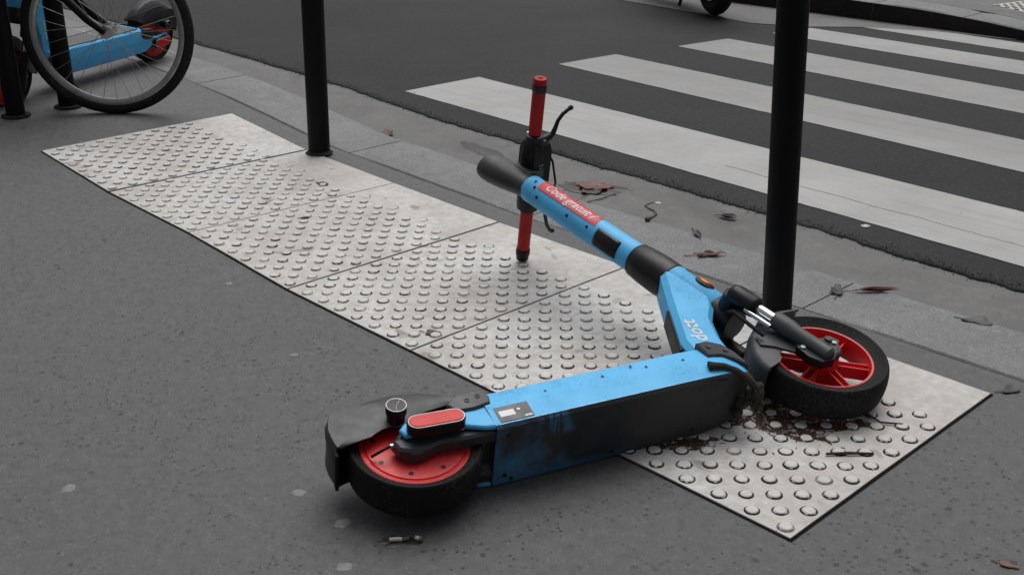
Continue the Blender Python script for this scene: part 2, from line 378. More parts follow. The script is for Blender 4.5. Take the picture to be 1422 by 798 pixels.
# kerb stones
kerb = empty('kerb', (0, 0, 0), kind='structure')
jx = [-7.2, -6.1, -5, -3.9, -2.75, -1.65, -.535, .655, 1.618, 2.655, 3.72, 4.8, 5.9, 7.0]
def kerb_stone(x0, x1, ya, yb, zt, depth, parent, ch=.006, mat='granite', dirty=False):
    xs = [x0+(x1-x0)*t/8 for t in range(9)]; vs = []; fs = []
    for i, x in enumerate(xs):
        a, b, z = ya(x), yb(x), zt(x)+.0008*noise.noise(V(x*7, x, 5)); q = ch if i in (0, 8) else 0
        wob = .0015*noise.noise(V(x*18, 2, 8))
        vs += [(x, a, z-depth), (x, a, z-ch*.7), (x, a+ch*.8, z-q*.6), (x, b-ch*1.4+wob, z-q*.6), (x, b+wob, z-ch*1.3), (x, b, z-depth)]
    for i in range(8):
        for j in range(5): k = i*6+j; fs.append((k, k+6, k+7, k+1))
    fs += [(0, 1, 2, 3, 4, 5), tuple(48+t for t in range(6))[::-1]]
    mb = MB().add(vs, fs)
    if dirty: mb.mi = [1 if k < 40 and k % 5 == 0 else 0 for k in range(len(fs))]
    return mb.build('kerb_stone', [mat, 'joint'], parent, smooth=40)
for a, b in zip(jx, jx[1:]):
    g = random.uniform(.002, .004)
    kerb_stone(a+g, b-g, lambda x: yin(x)+.003+.0025*noise.noise(V(x*9, 0, 7)), yout, lambda x: gz(x, .9)+.001, .16, kerb)
# gutter joints
gj = empty('gutter_joint', (0, 0, 0), kind='structure')
for x in (1.625, 4.1, -1.2):
    pts = [(x+.006*noise.noise(V(x, t*9, 0))+.02*t, yout(x)+.004+(yasp(x)-yout(x)-.02)*t, -.0165) for t in [i/22 for i in range(11)]]
    MB().tube(pts, [.0008+.0016*random.random() for _ in pts], 6).build('crack', 'joint', gj)

# tactile slabs with their studs
tact = empty('tactile_paving', (0, 0, 0), kind='structure')
bed = MB(); e = .0045
for i in range(6):
    x0, x1 = i*PL-(e if i == 0 else 0), (i+1)*PL+(e if i == 5 else 0)
    bv = []; bf = []
    for p in range(7):
        for q in range(9):
            x = x0+(x1-x0)*p/6; y = -e+(PW+2*e)*q/8; bv.append((x, y, gz(min(max(x, 0), 6*PL), y)+.0016))
    for p in range(6):
        for q in range(8): k = p*9+q; bf.append((k, k+9, k+10, k+1))
    bed.add(bv, bf)
bed.build('joint_filler', 'joint_black', tact, smooth=0)
def stud_mesh(seed, gm='grime'):
    rnd = random.Random(seed); n = 14; mb = MB()
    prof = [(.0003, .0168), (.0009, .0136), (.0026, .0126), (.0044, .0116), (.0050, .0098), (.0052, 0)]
    rings = []
    for a, r in prof:
        rings.append([(math.cos(2*math.pi*k/n)*r*(1+.05*noise.noise(V(math.cos(k*.45)*2, math.sin(k*.45)*2, seed*3.1+r*40))), math.sin(2*math.pi*k/n)*r*(1+.05*noise.noise(V(math.cos(k*.45)*2, math.sin(k*.45)*2, seed*3.1+r*40))), a*rnd.uniform(.9, 1.0) if r < .011 else a) for k in range(n)])
    vs = [p for r in rings[:-1] for p in r]+[(0, 0, prof[-1][0])]
    for i in range(len(prof)-2):
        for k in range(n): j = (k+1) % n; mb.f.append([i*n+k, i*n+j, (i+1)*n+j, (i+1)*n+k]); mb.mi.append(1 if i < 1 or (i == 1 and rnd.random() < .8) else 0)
    t = len(prof)-2
    for k in range(n): mb.f.append([t*n+k, t*n+(k+1) % n, len(vs)-1]); mb.mi.append(0)
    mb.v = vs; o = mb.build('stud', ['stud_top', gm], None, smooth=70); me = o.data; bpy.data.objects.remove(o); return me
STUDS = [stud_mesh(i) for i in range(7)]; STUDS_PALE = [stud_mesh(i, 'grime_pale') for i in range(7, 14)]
PIT = .075; missing = {(5, 16, 4)}
for i in range(6):
    g0, g1 = [.001, .0062, .0028, .0036, .0034, .0034, .001][i:i+2]; x0, x1 = i*PL+g0, (i+1)*PL-g1; tilt = [random.uniform(-.0008, .0008) for _ in range(4)]
    ny, nx = 8, 6; vs = []; fs = []
    def top(x, y, i=i, tilt=tilt):
        return gz(min(max(x, 0), 6*PL), y)+.0048+tilt[0]*(x-i*PL)/PL+tilt[1]*y/PW
    for a in range(nx+1):
        for b in range(ny+1):
            x = x0+(x1-x0)*a/nx; y = PW*b/ny
            if a in (0, nx) or b in (0, ny): x += .0012*noise.noise(V(x*30, y*30, i)); y += .0016*noise.noise(V(x*25, y*25, i+9))
            vs.append((x, y, top(x, y)))
    for a in range(nx):
        for b in range(ny): k = a*(ny+1)+b; fs.append((k, k+ny+1, k+ny+2, k+1))
    rim = [a*(ny+1) for a in range(nx+1)]+[nx*(ny+1)+b for b in range(1, ny+1)]+[a*(ny+1)+ny for a in range(nx-1, -1, -1)]+[b for b in range(ny-1, 0, -1)]
    k0 = len(vs)
    for r_ in rim: vs.append((vs[r_][0], vs[r_][1], vs[r_][2]-.004))
    for a in range(len(rim)): b = (a+1) % len(rim); fs.append((rim[a], k0+a, k0+b, rim[b]))
    pn = MB().add(vs, fs).build('tactile_slab', 'slab', tact, smooth=30)
    for row in range(17):
        for k in range(7):
            if row == 16 and random.random() > .3: continue
            x = i*PL+(.0615 if row % 2 == 0 else .024)+k*PIT; y = .0218+row*PIT/2
            x += random.gauss(0, .0006); y += random.gauss(0, .0006)
            s = link(random.choice(STUDS if random.random() < [.10, .12, .2, .4, .5, .95][i] else STUDS_PALE), 'stud', pn); s.location = (x, y, top(x, y)-.0001)
            s.rotation_euler = (0, 0, random.uniform(0, 6.28)); sc = random.uniform(.93, 1.05)
            s.scale = (sc, sc, random.uniform(.62, 1.0) if row < 16 else .22)

# far side: gutter, kerb with a dropped end, pavement and a second tactile patch
YK = 5.99
def ztop(x): return interp(x, [-40, -.6, .3, .7, 1.15, 3, 40], [.0, -.012, -.03, -.052, -.095, -.10, -.10])
gx = [(-40, 5.75), (-8, 5.6), (-1.7, 5.23), (-.9, 5.10), (-.4, 5.0), (-.1, 5.16), (.05, 5.42), (.18, 5.62), (.5, 5.86), (1.0, 5.95)]
strip('far_gutter', lambda x: interp(x, [a for a, b in gx], [b for a, b in gx])+.008*noise.noise(V(x*6, 0, 0)), lambda x: YK, lambda x, y: zroad(y)+.0035, 'gutter', 5, xs=[-40, -20, -10]+[round(-8+.1*i, 3) for i in range(91)])
fk = empty('far_kerb', (0, 0, 0), kind='structure')
fx = [-7.6, -6.5, -5.4, -4.3, -3.2, -2.2, -1.1, -.05, .62, 1.5, 2.5, 3.5, 4.5, 5.5]
for a, b in zip(fx, fx[1:]): kerb_stone(a+.004, b-.004, lambda x: YK, lambda x: YK+.30, ztop, .3, fk, .012, dirty=True)
strip('far_pavement', lambda x: YK+.306, lambda x: 40, lambda x, y: ztop(x)-.004+.004*min(3, y-YK), 'gutter', 6)
ft = empty('far_tactile_paving', (0, 0, 0), kind='structure')
for i in range(3):
    a = Vector((.55+.0, 6.58)); u = Vector((.985, -.17))*.535; v = Vector((.17, .985))*.42; o2 = a+u*i*1.01
    p = [o2, o2+u, o2+u+v, o2+v]
    zt = lambda q: ztop(q.x)-.004+.004*(q.y-YK)+.004
    pn = MB().add([(q.x, q.y, zt(q)) for q in p]+[(q.x, q.y, zt(q)-.02) for q in p], [(0, 1, 2, 3), (0, 4, 5, 1), (1, 5, 6, 2), (2, 6, 7, 3), (3, 7, 4, 0)]).build('tactile_slab', 'slab', ft, smooth=0)
    mb = MB()
    for r_ in range(11):
        for k in range(7):
            q = o2+u*((k+.32+.5*(r_ % 2))/7.1)+v*((r_+.6)/11.2)
            st = STUDS[0]; kk = len(mb.v); mb.v += [(q.x+w_.co.x, q.y+w_.co.y, zt(q)+w_.co.z) for w_ in st.vertices]
            for pl in st.polygons: mb.f.append([kk+t for t in pl.vertices]); mb.mi.append(pl.material_index)
    mb.build('studs', ['stud_top', 'grime'], pn, smooth=50, fix=False, kind='stuff')

# ------------------------------------------------------------------ street poles
def pole(base, top, r, label):
    b, t = Vector(base), Vector(top); d = (t-b).normalized(); h = (t-b).length
    root = empty('street_pole', b, label, 'pole', 'black poles along the kerb')
    mb = MB().lathe((0, 0, -.02), d, [(0, r), (h-.06, r)], 32); mb.build('shaft', 'pole_paint', root)
    MB().lathe(d*(h-.078), d, [(0, r+.002), (.004, r+.006), (.016, r+.006), (.022, r*.8), (.034, r*.82), (.055, r*1.05), (.08, r*.95), (.098, r*.6), (.105, 0)], 32).build('ball_cap', 'pole_paint', root)
    n = 20; vs = []; 
    ring = [(.0, r*1.0), (.006, r*1.02)]
    MB().lathe((0, 0, .003), (0, 0, 1), [(0, r+.012), (.003, r+.007), (.009, r+.001)], 28).build('base_collar', 'joint', root)
    return root
pole((.602, .803, .026), (.602+.020, .803+.021, 1.226), .0405, 'black street pole at the joint of the two far slabs of the studded strip')
pole((2.649, .797, .0), (2.649-.0307, .797-.0321, 1.20), .0375, 'black street pole directly behind the front wheel of the fallen scooter')

# ------------------------------------------------------------------ electric kick scooter (x forward, y up, z right)
TH = .2434; SX, SY = -math.sin(TH), math.cos(TH); QX, QY = math.cos(TH), math.sin(TH); AX, AY = .8296, .2160
def st(s, q, r): return V(AX+s*SX+q*QX, AY+s*SY+q*QY, r)
DS = V(SX, SY, 0); DQ = V(QX, QY, 0); DR = V(0, 0, 1)
WF = st(-.2487, .0477, 0); RF, RR = .1437, .1285
def tyre(c, rad, rim, hw, name, parent):
    prof = []
    for k in range(17):
        a = -math.pi*.62+k/16*math.pi*1.24     # bead to bead over the tread
        prof.append((hw*math.sin(a), rim+.004+(rad-rim-.004)*max(0, (.5+.5*math.cos(a))**.55)))
    prof = [(-hw*.72, rim-.004)]+prof+[(hw*.72, rim-.004)]
    mb = MB().lathe(c, DR, prof, 72, closed=True)
    o = mb.build(name, 'rubber', parent, smooth=40)
    return o
def scooter(root):
    # ---- deck
    sec = [(-.054, .071), (-.050, .0765), (.000, .0800), (.004, .0798), (.044, .0735), (.050, .067)]
    stn = [(.140, 1, 1, 0), (.18, 1, 1, 0), (.40, 1, 1, 0), (.585, 1, 1, 0), (.62, .99, .985, 0), (.652, .97, .95, 0), (.680, .94, .885, 0), (.702, .90, .79, 0), (.720, .84, .66, 0), (.732, .76, .46, 0)]
    vs = []; fs = []; mi = []
    full = [(u, r) for u, r in sec]+[(u, -r) for u, r in sec[::-1]]; m_ = len(full)
    for f_, ku, kr, up in stn:
        for u, r in full: vs.append((f_, (u-.05)*ku+.05-up*.0, r*kr))
    mb = MB(); mb.v = vs
    for i in range(len(stn)-1):
        for j in range(m_):
            k = (j+1) % m_; mb.f.append([i*m_+j, i*m_+k, (i+1)*m_+k, (i+1)*m_+j]); mb.mi.append(1 if j in (m_-1,) or (j in (0, m_-2)) else 0)
    mb.f.append(list(range(m_))); mb.mi.append(2); mb.f.append([(len(stn)-1)*m_+j for j in range(m_)][::-1]); mb.mi.append(1)  # rear end face blackened: shade of the gap before the wheel, put into colour
    deck = mb.build('deck', ['blue_paint', 'blue_muddy', 'black_plastic'], root, smooth=28)
    MB().prism([(.165, -.060), (.63, -.060), (.645, -.045), (.645, .045), (.63, .060), (.165, .060)], 0, .004, inset=.001).build('grip_mat', 'grey_plastic', deck)
    gm = deck.children[0]
    for v in gm.data.vertices: x, y, z = v.co; v.co = (x, .0505+z, y)
    # belly plate, proud of the underside, with screws
    bp = MB().prism([(.1415, -.0705), (.58, -.0705), (.625, -.066), (.655, -.058), (.655, .058), (.625, .066), (.58, .0705), (.1415, .0705)], -.0012, .0, inset=.0004)
    bp.v = [(x, -.054+z, y) for x, y, z in bp.v]; bo = bp.build('belly_plate', 'blue_muddy', deck)
    for (x, z) in [(.165, .050), (.165, -.050), (.18, -.062), (.40, .058), (.40, -.058), (.59, .052), (.59, -.052)]:
        MB().lathe((x, -.0551, z), (0, -1, 0), [(0, .0042), (.0012, .0042), (.0012, .002), (.0002, 0)], 12).build('screw', 'black_plastic', bo)
    for (x, u) in [(.27, .012), (.40, .018), (.50, .018), (.585, .014), (.47, .030), (.345, .006)]:
        MB().lathe((x, u, .0782), (0, .05, 1), [(0, .0030), (.0012, .0030), (.0012, .0014), (.0004, 0)], 10).build('screw', 'black_plastic', deck)
    # rating sticker on the side
    def plate(poly, z, t, name, mat, parent, inset=.0003): return MB().prism(poly, z, z+t, inset=inset).build(name, mat, parent, smooth=25)
    sk = MB().prism([(.152, -.046), (.221, -.046), (.2215, -.006), (.152, -.006)], 0, .0006)
    sk.v = [(x, y, .0770+(y+.05)/.05*.0033+z) for x, y, z in sk.v]; so = sk.build('rating_sticker', 'sticker_dark', deck, smooth=0)
    def onside(x, y): return .0770+(y+.05)/.05*.0033+.0008
    for poly, mt in (([(.157, -.033), (.188, -.033), (.188, -.018), (.157, -.018)], 'white_print'), ([(.204, -.043), (.218, -.043), (.218, -.039), (.204, -.039)], 'white_print')):
        MB().add([(x, y, onside(x, y)) for x, y in poly], [(0, 1, 2, 3)]).build('print', mt, so, smooth=0, fix=False)
    MB().add([(.198+.0035*math.cos(a), -.021+.0035*math.sin(a), onside(0, -.021)) for a in [k*.524 for k in range(12)]], [tuple(range(12))]).build('print', 'white_print', so, smooth=0, fix=False)
    # dark bracket plates at the deck's four corners
    for sgn in (1, -1):
        rb = MB().prism([(.070, .028), (.095, .048), (.150, .053), (.158, .030), (.153, .010), (.120, .004), (.085, .006)], .060, .0832, inset=.003)
        if sgn < 0: rb.v = [(x, y, -z) for x, y, z in rb.v]
        b = rb.build('rear_bracket', 'dark_plastic', root)
        for (x, y) in ((.112, .028), (.136, .034)):
            MB().lathe((x, y, .0834*sgn), (0, 0, sgn), [(0, .0055), (.001, .0055), (.001, .004), (-.002, .0035), (-.002, 0)], 12).build('bolt', 'black_plastic', b)
        fp = [(.640, .054), (.668, .058), (.700, .046), (.720, .024), (.731, -.004), (.728, -.020), (.700, -.006), (.676, .006), (.642, .008)]
        fb = MB().prism(fp, .020, .0835, inset=.003)
        fb.v = [(x, y, (z if z < .022 else z*interp(x, [.64, .66, .68, .70, .72, .735], [.985, .965, .925, .86, .76, .66]))*sgn) for x, y, z in fb.v]
        b = fb.build('nose_bracket', 'dark_plastic', root)
        for (x, y, z) in ((.660, .036, .0812), (.694, .022, .0745)):
            MB().lathe((x, y, z*sgn), (0, 0, sgn), [(0, .0058), (.0012, .0058), (.0012, .003), (0, 0)], 12).build('bolt', 'black_plastic', b)
    # ---- neck between deck and head tube
    npoly = [(.652, .040), (.654, .120), (.704, .256), (.744, .360), (.757, .384), (.800, .382), (.818, .330), (.828, .285), (.800, .216), (.768, .172), (.748, .108), (.742, .040)]
    nk = MB().prism(npoly, -.040, .040, inset=.012).build('neck', 'blue_paint', root, smooth=25)
    rp = [(.650, .105), (.656, .122), (.703, .250), (.713, .250), (.672, .140), (.664, .105)]
    MB().prism([(x-.007, y) for x, y in rp], -.024, .024, inset=.003).build('cable_cover', 'black_plastic', nk)
    ol = MB().lathe((0, 0, 0), (0, 0, 1), [(-.004, .024), (.004, .024), (.0065, .020), (.0065, 0)], 20)
    cpos = st(.080, .014, .0405); lensdir = (DR*.94+DQ*.34).normalized(); e1 = DS; e2 = lensdir.cross(e1)
    ob = MB().add([cpos+e1*p[0]*1.15+e2*p[1]*.66+lensdir*(p[2]-.001) for p in map(Vector, ol.v)], ol.f).build('side_light', 'black_plastic', nk)
    ol2 = MB().lathe((0, 0, 0), (0, 0, 1), [(.004, .0190), (.0085, .0178), (.0105, .012), (.0112, 0)], 20)
    MB().add([cpos+e1*p[0]*1.15+e2*p[1]*.66+lensdir*p[2] for p in map(Vector, ol2.v)], ol2.f).build('lens', 'orange_lens', ob)
    # brand word on both faces
    for sgn in (1, -1):
        tm = text_mesh('dott', .047, .18)
        ctr = V(.701, .140, .0406*sgn); tdir = V(.12, .99, 0).normalized(); tup = V(-.99, .12, 0).normalized()
        for v in tm.vertices: v.co = ctr+tdir*v.co.x*sgn+tup*v.co.y*1.02*(1 if sgn > 0 else 1)+V(0, 0, 0)
        tm.materials.append(M['white_print']); link(tm, 'lettering', nk)
    # ---- head tube, folding collar and stem
    sm = MB().lathe(st(0, 0, 0), DS, [(.020, .040), (.026, .044), (.150, .044), (.158, .0455), (.166, .0455)], 36).build('head_tube', 'blue_paint', root)
    MB().lathe(st(0, 0, 0), DS, [(.163, .0440), (.166, .0475), (.200, .0485), (.250, .0465), (.284, .0430), (.288, .040)], 36).build('folding_collar', 'black_plastic', root)
    stem = MB().lathe(st(0, 0, 0), DS, [(.284, .0385), (.40, .0380), (.69, .0368), (.700, .0375), (.706, .036)], 40).build('stem', 'blue_paint', root)
    def wrap(s_, ang, r): return st(s_, math.sin(ang)*r, math.cos(ang)*r)
    # red sticker wrapped round the tube, with its words
    vs = []; fs = []; n1, n2 = 22, 10
    for i in range(n1+1):
        for j in range(n2+1):
            a = R(-36)+R(96)*j/n2; s_ = .655-(.655-.425)*i/n1+(.016*(j/n2))
            vs.append(wrap(s_, a, .0390))
    for i in range(n1):
        for j in range(n2): k = i*(n2+1)+j; fs.append((k, k+1, k+n2+2, k+n2+1))
    stk = MB().add(vs, fs).build('promo_sticker', 'sticker_red', stem, smooth=60, fix=False)
    tm = text_mesh('Code gratuit /', .034, .2)
    bm = bmesh.new(); bm.from_mesh(tm); bmesh.ops.triangulate(bm, faces=bm.faces); bmesh.ops.subdivide_edges(bm, edges=[e_ for e_ in bm.edges if e_.calc_length() > .006], cuts=2); bm.to_mesh(tm); bm.free()
    wmax = max(v.co.x for v in tm.vertices)
    for v in tm.vertices:
        s_ = .543-v.co.x/wmax*.098; a = R(-6)+v.co.y/.039*1.15; v.co = wrap(s_, a, .0396)
    tm.materials.append(M['white_print']); link(tm, 'lettering', stk)
    # latch recess and screws on the rear of the stem
    lt = MB(); n1 = 8; vs = []; fs = []
    prof = [(.326, .0), (.329, .0045), (.340, .0075), (.400, .0075), (.409, .0045), (.412, 0)]
    for s_, hgt in prof:
        for j in range(n1+1): a = R(-104)+R(72)*j/n1; vs.append(wrap(s_, a, .0378+(hgt if 0 < j < n1 else hgt*.3)))
    for i in range(len(prof)-1):
        for j in range(n1): k = i*(n1+1)+j; fs.append((k, k+1, k+n1+2, k+n1+1))
    lt.add(vs, fs).build('latch', 'black_plastic', stem, smooth=40)
    for s_, a in ((.678, -15), (.664, -40), (.640, -70), (.52, -62), (.445, -55)):
        p = wrap(s_, R(a), .0372); dd = (DR*math.cos(R(a))+DQ*math.sin(R(a)))
        MB().lathe(p, dd, [(0, .0045), (.0012, .0042), (.0012, 0)], 10).build('screw', 'black_plastic', stem)
    # ---- dashboard hood past the stem top, bridge to the handlebar
    ds = [(.700, .0365, 0, 0), (.715, .0375, 0, 0), (.745, .040, -.006, .0), (.785, .045, -.012, .0), (.825, .048, -.016, 0), (.858, .048, -.018, 0), (.868, .044, -.018, 0), (.872, .034, -.018, 0), (.872, .004, -.018, 0)]
    vs = []; fs = []; n1 = 32
    for s_, r_, q0, _ in ds:
        for k in range(n1): a = 2*math.pi*k/n1; vs.append(st(s_, q0+math.sin(a)*r_, math.cos(a)*r_*.80))
    for i in range(len(ds)-1):
        for k in range(n1): j = (k+1) % n1; fs.append((i*n1+k, i*n1+j, (i+1)*n1+j, (i+1)*n1+k))
    fs += [tuple(range(n1)), tuple((len(ds)-1)*n1+k for k in range(n1))]
    dash = MB().add(vs, fs).build('dashboard', 'dark_plastic', root, smooth=45)
    bm_ = MB()
    br = [(.735, .0, .030), (.845, .0, .034), (.85, .035, .030), (.825, .078, .022), (.745, .078, .022), (.725, .035, .028)]
    vs = [st(s_, q_, r_) for s_, q_, r_ in br]+[st(s_, q_, -r_) for s_, q_, r_ in br]
    bm_.add(vs, [tuple(range(6)), tuple(range(6, 12))[::-1]]+[(i, (i+1) % 6, 6+(i+1) % 6, 6+i) for i in range(6)]).build('bridge', 'grey_plastic', dash, smooth=20)
    # ---- handlebar
    HB = st(.7744, .0553, 0)
    bar = MB().lathe(HB, DR, [(-.272, .0125), (.272, .0125)], 20).build('handlebar', 'black_plastic', root)
    MB().lathe(HB, DR, [(-.112, .020), (-.108, .031), (-.070, .033), (-.030, .031), (.0, .033), (.060, .034), (.094, .030), (.104, .024), (.110, .018)], 28).build('bar_housing', 'black_plastic', bar)
    cl = MB(); cc = [(-.034, -.030), (-.030, .034), (.018, .044), (.034, .022), (.032, -.030)]
    vs = []
    for z, k in ((-.036, .8), (-.028, 1), (.070, 1), (.092, .86), (.100, .6)):
        for s_, q_ in cc: vs.append(HB+DS*s_*k+DQ*(q_*k+.008)+DR*z)
    m_ = len(cc); cl.add(vs, [(i*m_+j, i*m_+(j+1) % m_, (i+1)*m_+(j+1) % m_, (i+1)*m_+j) for i in range(4) for j in range(m_)]+[tuple(range(m_)), tuple(4*m_+j for j in range(m_))])
    cl.build('control_unit', 'black_plastic', bar, smooth=30)
    for k in range(4): MB().box(HB-DS*.0345+DR*(.010+.009*k)+DQ*.004, (.0008, .012+.004*(k % 2), .0022), 0, (DS, DQ, DR)).build('print', 'trim_grey', bar)
    MB().tube([HB+DQ*.046+DR*.062, HB+DQ*.058+DR*.030-DS*.02, HB+DQ*.050-DR*.02-DS*.05, HB+DQ*.012-DR*.045-DS*.08, st(.672, .006, -.036)], .0034, 8).build('brake_cable', 'rubber', bar)
    for sgn in (1, -1):
        g = MB().lathe(HB, DR*sgn, [(.118, .0165), (.121, .0180)]+[(.124+.0055*k, .0178+(.0006 if k % 2 else 0)) for k in range(22)]+[(.246, .0172)], 24).build('grip', 'red_grip', bar)
        MB().lathe(HB, DR*sgn, [(.243, .0185), (.246, .0205), (.262, .0205), (.264, .0185)], 24).build('grip_ring', 'black_plastic', g)
        MB().lathe(HB, DR*sgn, [(.263, .0180), (.277, .0182), (.280, .0165), (.280, .006), (.277, .005), (.277, 0)], 24).build('end_cap', 'red_grip' if sgn > 0 else 'black_plastic', g)
        MB().lathe(HB, DR*sgn, [(.098, .018), (.100, .0235), (.115, .0240), (.118, .018)], 24).build('lever_clamp', 'black_plastic', bar)
        P = lambda q, r, s_=0: HB+DS*s_+DQ*q+DR*r*sgn
        lv = MB().tube([P(.012, .092), P(.036, .094), P(.056, .100)], [.012, .0125, .010], 12)
        tip = (.121, .170) if sgn > 0 else (.104, .216)
        lv.tube([P(.052, .094), P(.066, .106), P(.073, .122), P(.079, .140), P(.093, .156), P(.112, .166), P(*tip)] if sgn > 0 else [P(.052, .094), P(.062, .112), P(.068, .135), P(.072, .160), P(.080, .188), P(.094, .210), P(*tip)], [.0085, .0075, .0062, .0055, .0052, .0052, .0064], 12)
        lv.lathe(P(*tip), (1, 0, 0), [(-.0075, .001), (-.006, .005), (0, .0075), (.006, .005), (.0075, .001)], 12)
        lv.build('brake_lever', 'black_plastic', bar)
    MB().tube([HB+DS*.024+DR*.112, HB+DS*.026+DR*.106], .006, 10).build('switch', 'silver', bar)
    # ---- fork
    fork = MB().lathe(st(0, 0, 0), DS, [(-.040, .036), (-.030, .041), (.016, .043), (.024, .041)], 32).build('fork_crown', 'black_plastic', root)
    cb = MB(); pl = [(-.088, -.020), (-.088, .024), (-.06, .034), (-.012, .034), (-.004, .016), (-.012, -.026), (-.05, -.030)]
    vs = [st(s_, q_, z) for z in (-.094, .094) for s_, q_ in pl]; k = len(pl)
    # arched yoke: shoulders at both legs, thinner bridge
    for sgn in (1, -1):
        cb.lathe(st(-.012, .002, .072*sgn), -DS, [(-.006, .012), (0, .022), (.012, .025), (.066, .0250), (.074, .022), (.076, .017)], 20)
    cb.tube([st(-.018, 0, -.072), st(-.012, 0, -.035), st(-.010, 0, 0), st(-.012, 0, .035), st(-.018, 0, .072)], [.023, .026, .030, .026, .023], 16)
    cb.build('yoke', 'black_plastic', fork, smooth=50)
    for sgn in (1, -1):
        leg = MB().lathe(st(-.135, .004, .072*sgn), -DS, [(0, .016), (.004, .0205), (.02, .0212), (.042, .0208), (.066, .0172), (.14, .0172), (.152, .0165), (.158, .010)], 24)
        lo = leg.build('fork_leg', 'grey_plastic' if sgn > 0 else 'black_plastic', root, smooth=40)
        MB().lathe(st(-.070, .004, .072*sgn), -DS, [(0, .0125), (.075, .0125)], 20).build('stanchion', 'chrome', lo)
        MB().lathe(st(-.070, -.020, .068*sgn), -DS, [(0, .0055), (.075, .0055)], 12).build('damper_rod', 'chrome', lo)
        ab = [(-.225, -.028), (-.225, .006), (-.245, .036), (-.240, .066), (-.262, .070), (-.280, .040), (-.300, .006), (-.292, -.024), (-.262, -.034)]
        vs = [st(s_, q_, z) for z in (.049*sgn, .069*sgn) for s_, q_ in ab]; k = len(ab)
        MB().add(vs, [tuple(range(k)), tuple(range(k, 2*k))[::-1]]+[(i, (i+1) % k, k+(i+1) % k, k+i) for i in range(k)]).build('dropout', 'black_plastic', lo, smooth=20)
        MB().lathe(WF+DR*.040*sgn, DR*sgn, [(0, .034), (.010, .034), (.014, .030), (.014, .014), (.029, .013), (.031, .009), (.036, .008), (.036, 0)], 24).build('hub_cap', 'dark_plastic', lo)
        for s_, q_ in ((-.236, -.020), (-.262, .052)):
            MB().lathe(st(s_, q_, .069*sgn), DR*sgn, [(0, .006), (.003, .006), (.003, 0)], 6).build('bolt', 'trim_grey', lo)
    MB().tube([st(-.020, -.02, .03), st(-.055, -.040, .062), st(-.115, -.055, .068), st(-.155, -.052, .062)], .0045, 8).build('brake_hose', 'rubber', fork)
    # front mudguard: arched band with side skirts
    def guard(c, e_a, e_b, prof, hw, t, name, mat, smooth=45):
        """prof: (angle deg, outer radius, inner skirt radius); angle from e_a towards e_b"""
        vs = []; fs = []
        for a, ro, ri in prof:
            d = e_a*math.cos(R(a))+e_b*math.sin(R(a))
            for r_, z in ((ri, hw), (ro-.010, hw), (ro-.003, hw-.005), (ro, hw-.013), (ro, -hw+.013), (ro-.003, -hw+.005), (ro-.010, -hw), (ri, -hw),
                          (ri, -hw+t), (ro-.010-t, -hw+t), (ro-t, -hw+.016), (ro-t, hw-.016), (ro-.010-t, hw-t), (ri, hw-t)): vs.append(c+d*r_+DR*z)
        m_ = 14
        for i in range(len(prof)-1):
            for j in range(m_): k = (j+1) % m_; fs.append((i*m_+j, i*m_+k, (i+1)*m_+k, (i+1)*m_+j))
        fs += [tuple(range(m_)), tuple((len(prof)-1)*m_+j for j in range(m_))[::-1]]
        return MB().add(vs, fs).build(name, mat, root, smooth=smooth)
    fg = guard(WF, DS, -DQ, [(-28, .162, .150), (-10, .163, .146), (6, .164, .126), (14, .164, .112), (40, .165, .108), (62, .165, .108), (74, .165, .112), (79, .164, .124), (82, .162, .150)], .047, .003, 'front_mudguard', 'grey_plastic')
    for sgn in (1, -1):
        fl = [(-.142, -.060), (-.128, -.022), (-.160, -.004), (-.222, .012), (-.236, -.002), (-.225, -.024), (-.185, -.048), (-.165, -.070)]
        vs = [st(s_, q_, z) for z in (.046*sgn, .052*sgn) for s_, q_ in fl]; k = len(fl)
        MB().add(vs, [tuple(range(k)), tuple(range(k, 2*k))[::-1]]+[(i, (i+1) % k, k+(i+1) % k, k+i) for i in range(k)]).build('mudguard_stay', 'grey_plastic', fg, smooth=20)
    # ---- front wheel
    fwh = tyre(WF, RF, .112, .038, 'front_wheel', root); fwh.data.name = 'tyre'
    rim = MB().lathe(WF, DR, [(-.025, .1135), (-.028, .1135), (-.027, .104), (-.012, .100), (.012, .100), (.027, .104), (.028, .1135), (.025, .1135)], 64, closed=True).build('rim', 'red_paint', fwh, smooth=30)
    MB().lathe(WF, DR, [(-.038, .024), (-.038, .030), (-.020, .036), (.020, .036), (.038, .030), (.038, .024)], 32).build('hub', 'red_paint', fwh)
    for k in range(6):
        a = R(14+60*k); d = DQ*math.cos(a)+DS*math.sin(a); t_ = d.cross(DR)
        sp = MB()
        for o_ in (-1, 1): sp.box(WF+d*.069+t_*.0085*o_, (.075, .0045, .030), 0, (d, t_, DR), .0012)
        sp.box(WF+d*.069, (.072, .014, .010), 0, (d, t_, DR))
        sp.build('spoke', 'red_paint', fwh, smooth=20)
    # ---- rear wheel, motor disc, arms
    rwh = tyre(V(0, 0, 0), RR, .1045, .037, 'rear_wheel', root)
    for sgn in (1, -1):
        dsk = MB().lathe(V(0, 0, 0), DR*sgn, [(.020, .1070), (.0275, .1065), (.0290, .1020), (.0285, .0975), (.0262, .0965), (.0262, .0945), (.0290, .0925), (.0310, .055), (.0310, 0)], 64).build('motor_cover', 'red_paint', rwh, smooth=18)
        for k in range(8):
            a = R(20+45*k); MB().lathe(V(.080*math.cos(a), .080*math.sin(a), .0290*sgn), DR*sgn, [(0, .0052), (.0010, .0050), (.0010, 0)], 10).build('bolt', 'black_plastic', dsk)
        ar = MB().prism([(-.034, -.004), (-.020, .010), (.040, .004), (.095, .010), (.150, .010), (.150, -.052), (.120, -.046), (.085, -.030), (.020, -.024), (-.028, -.022)], .066, .077, inset=.0025)
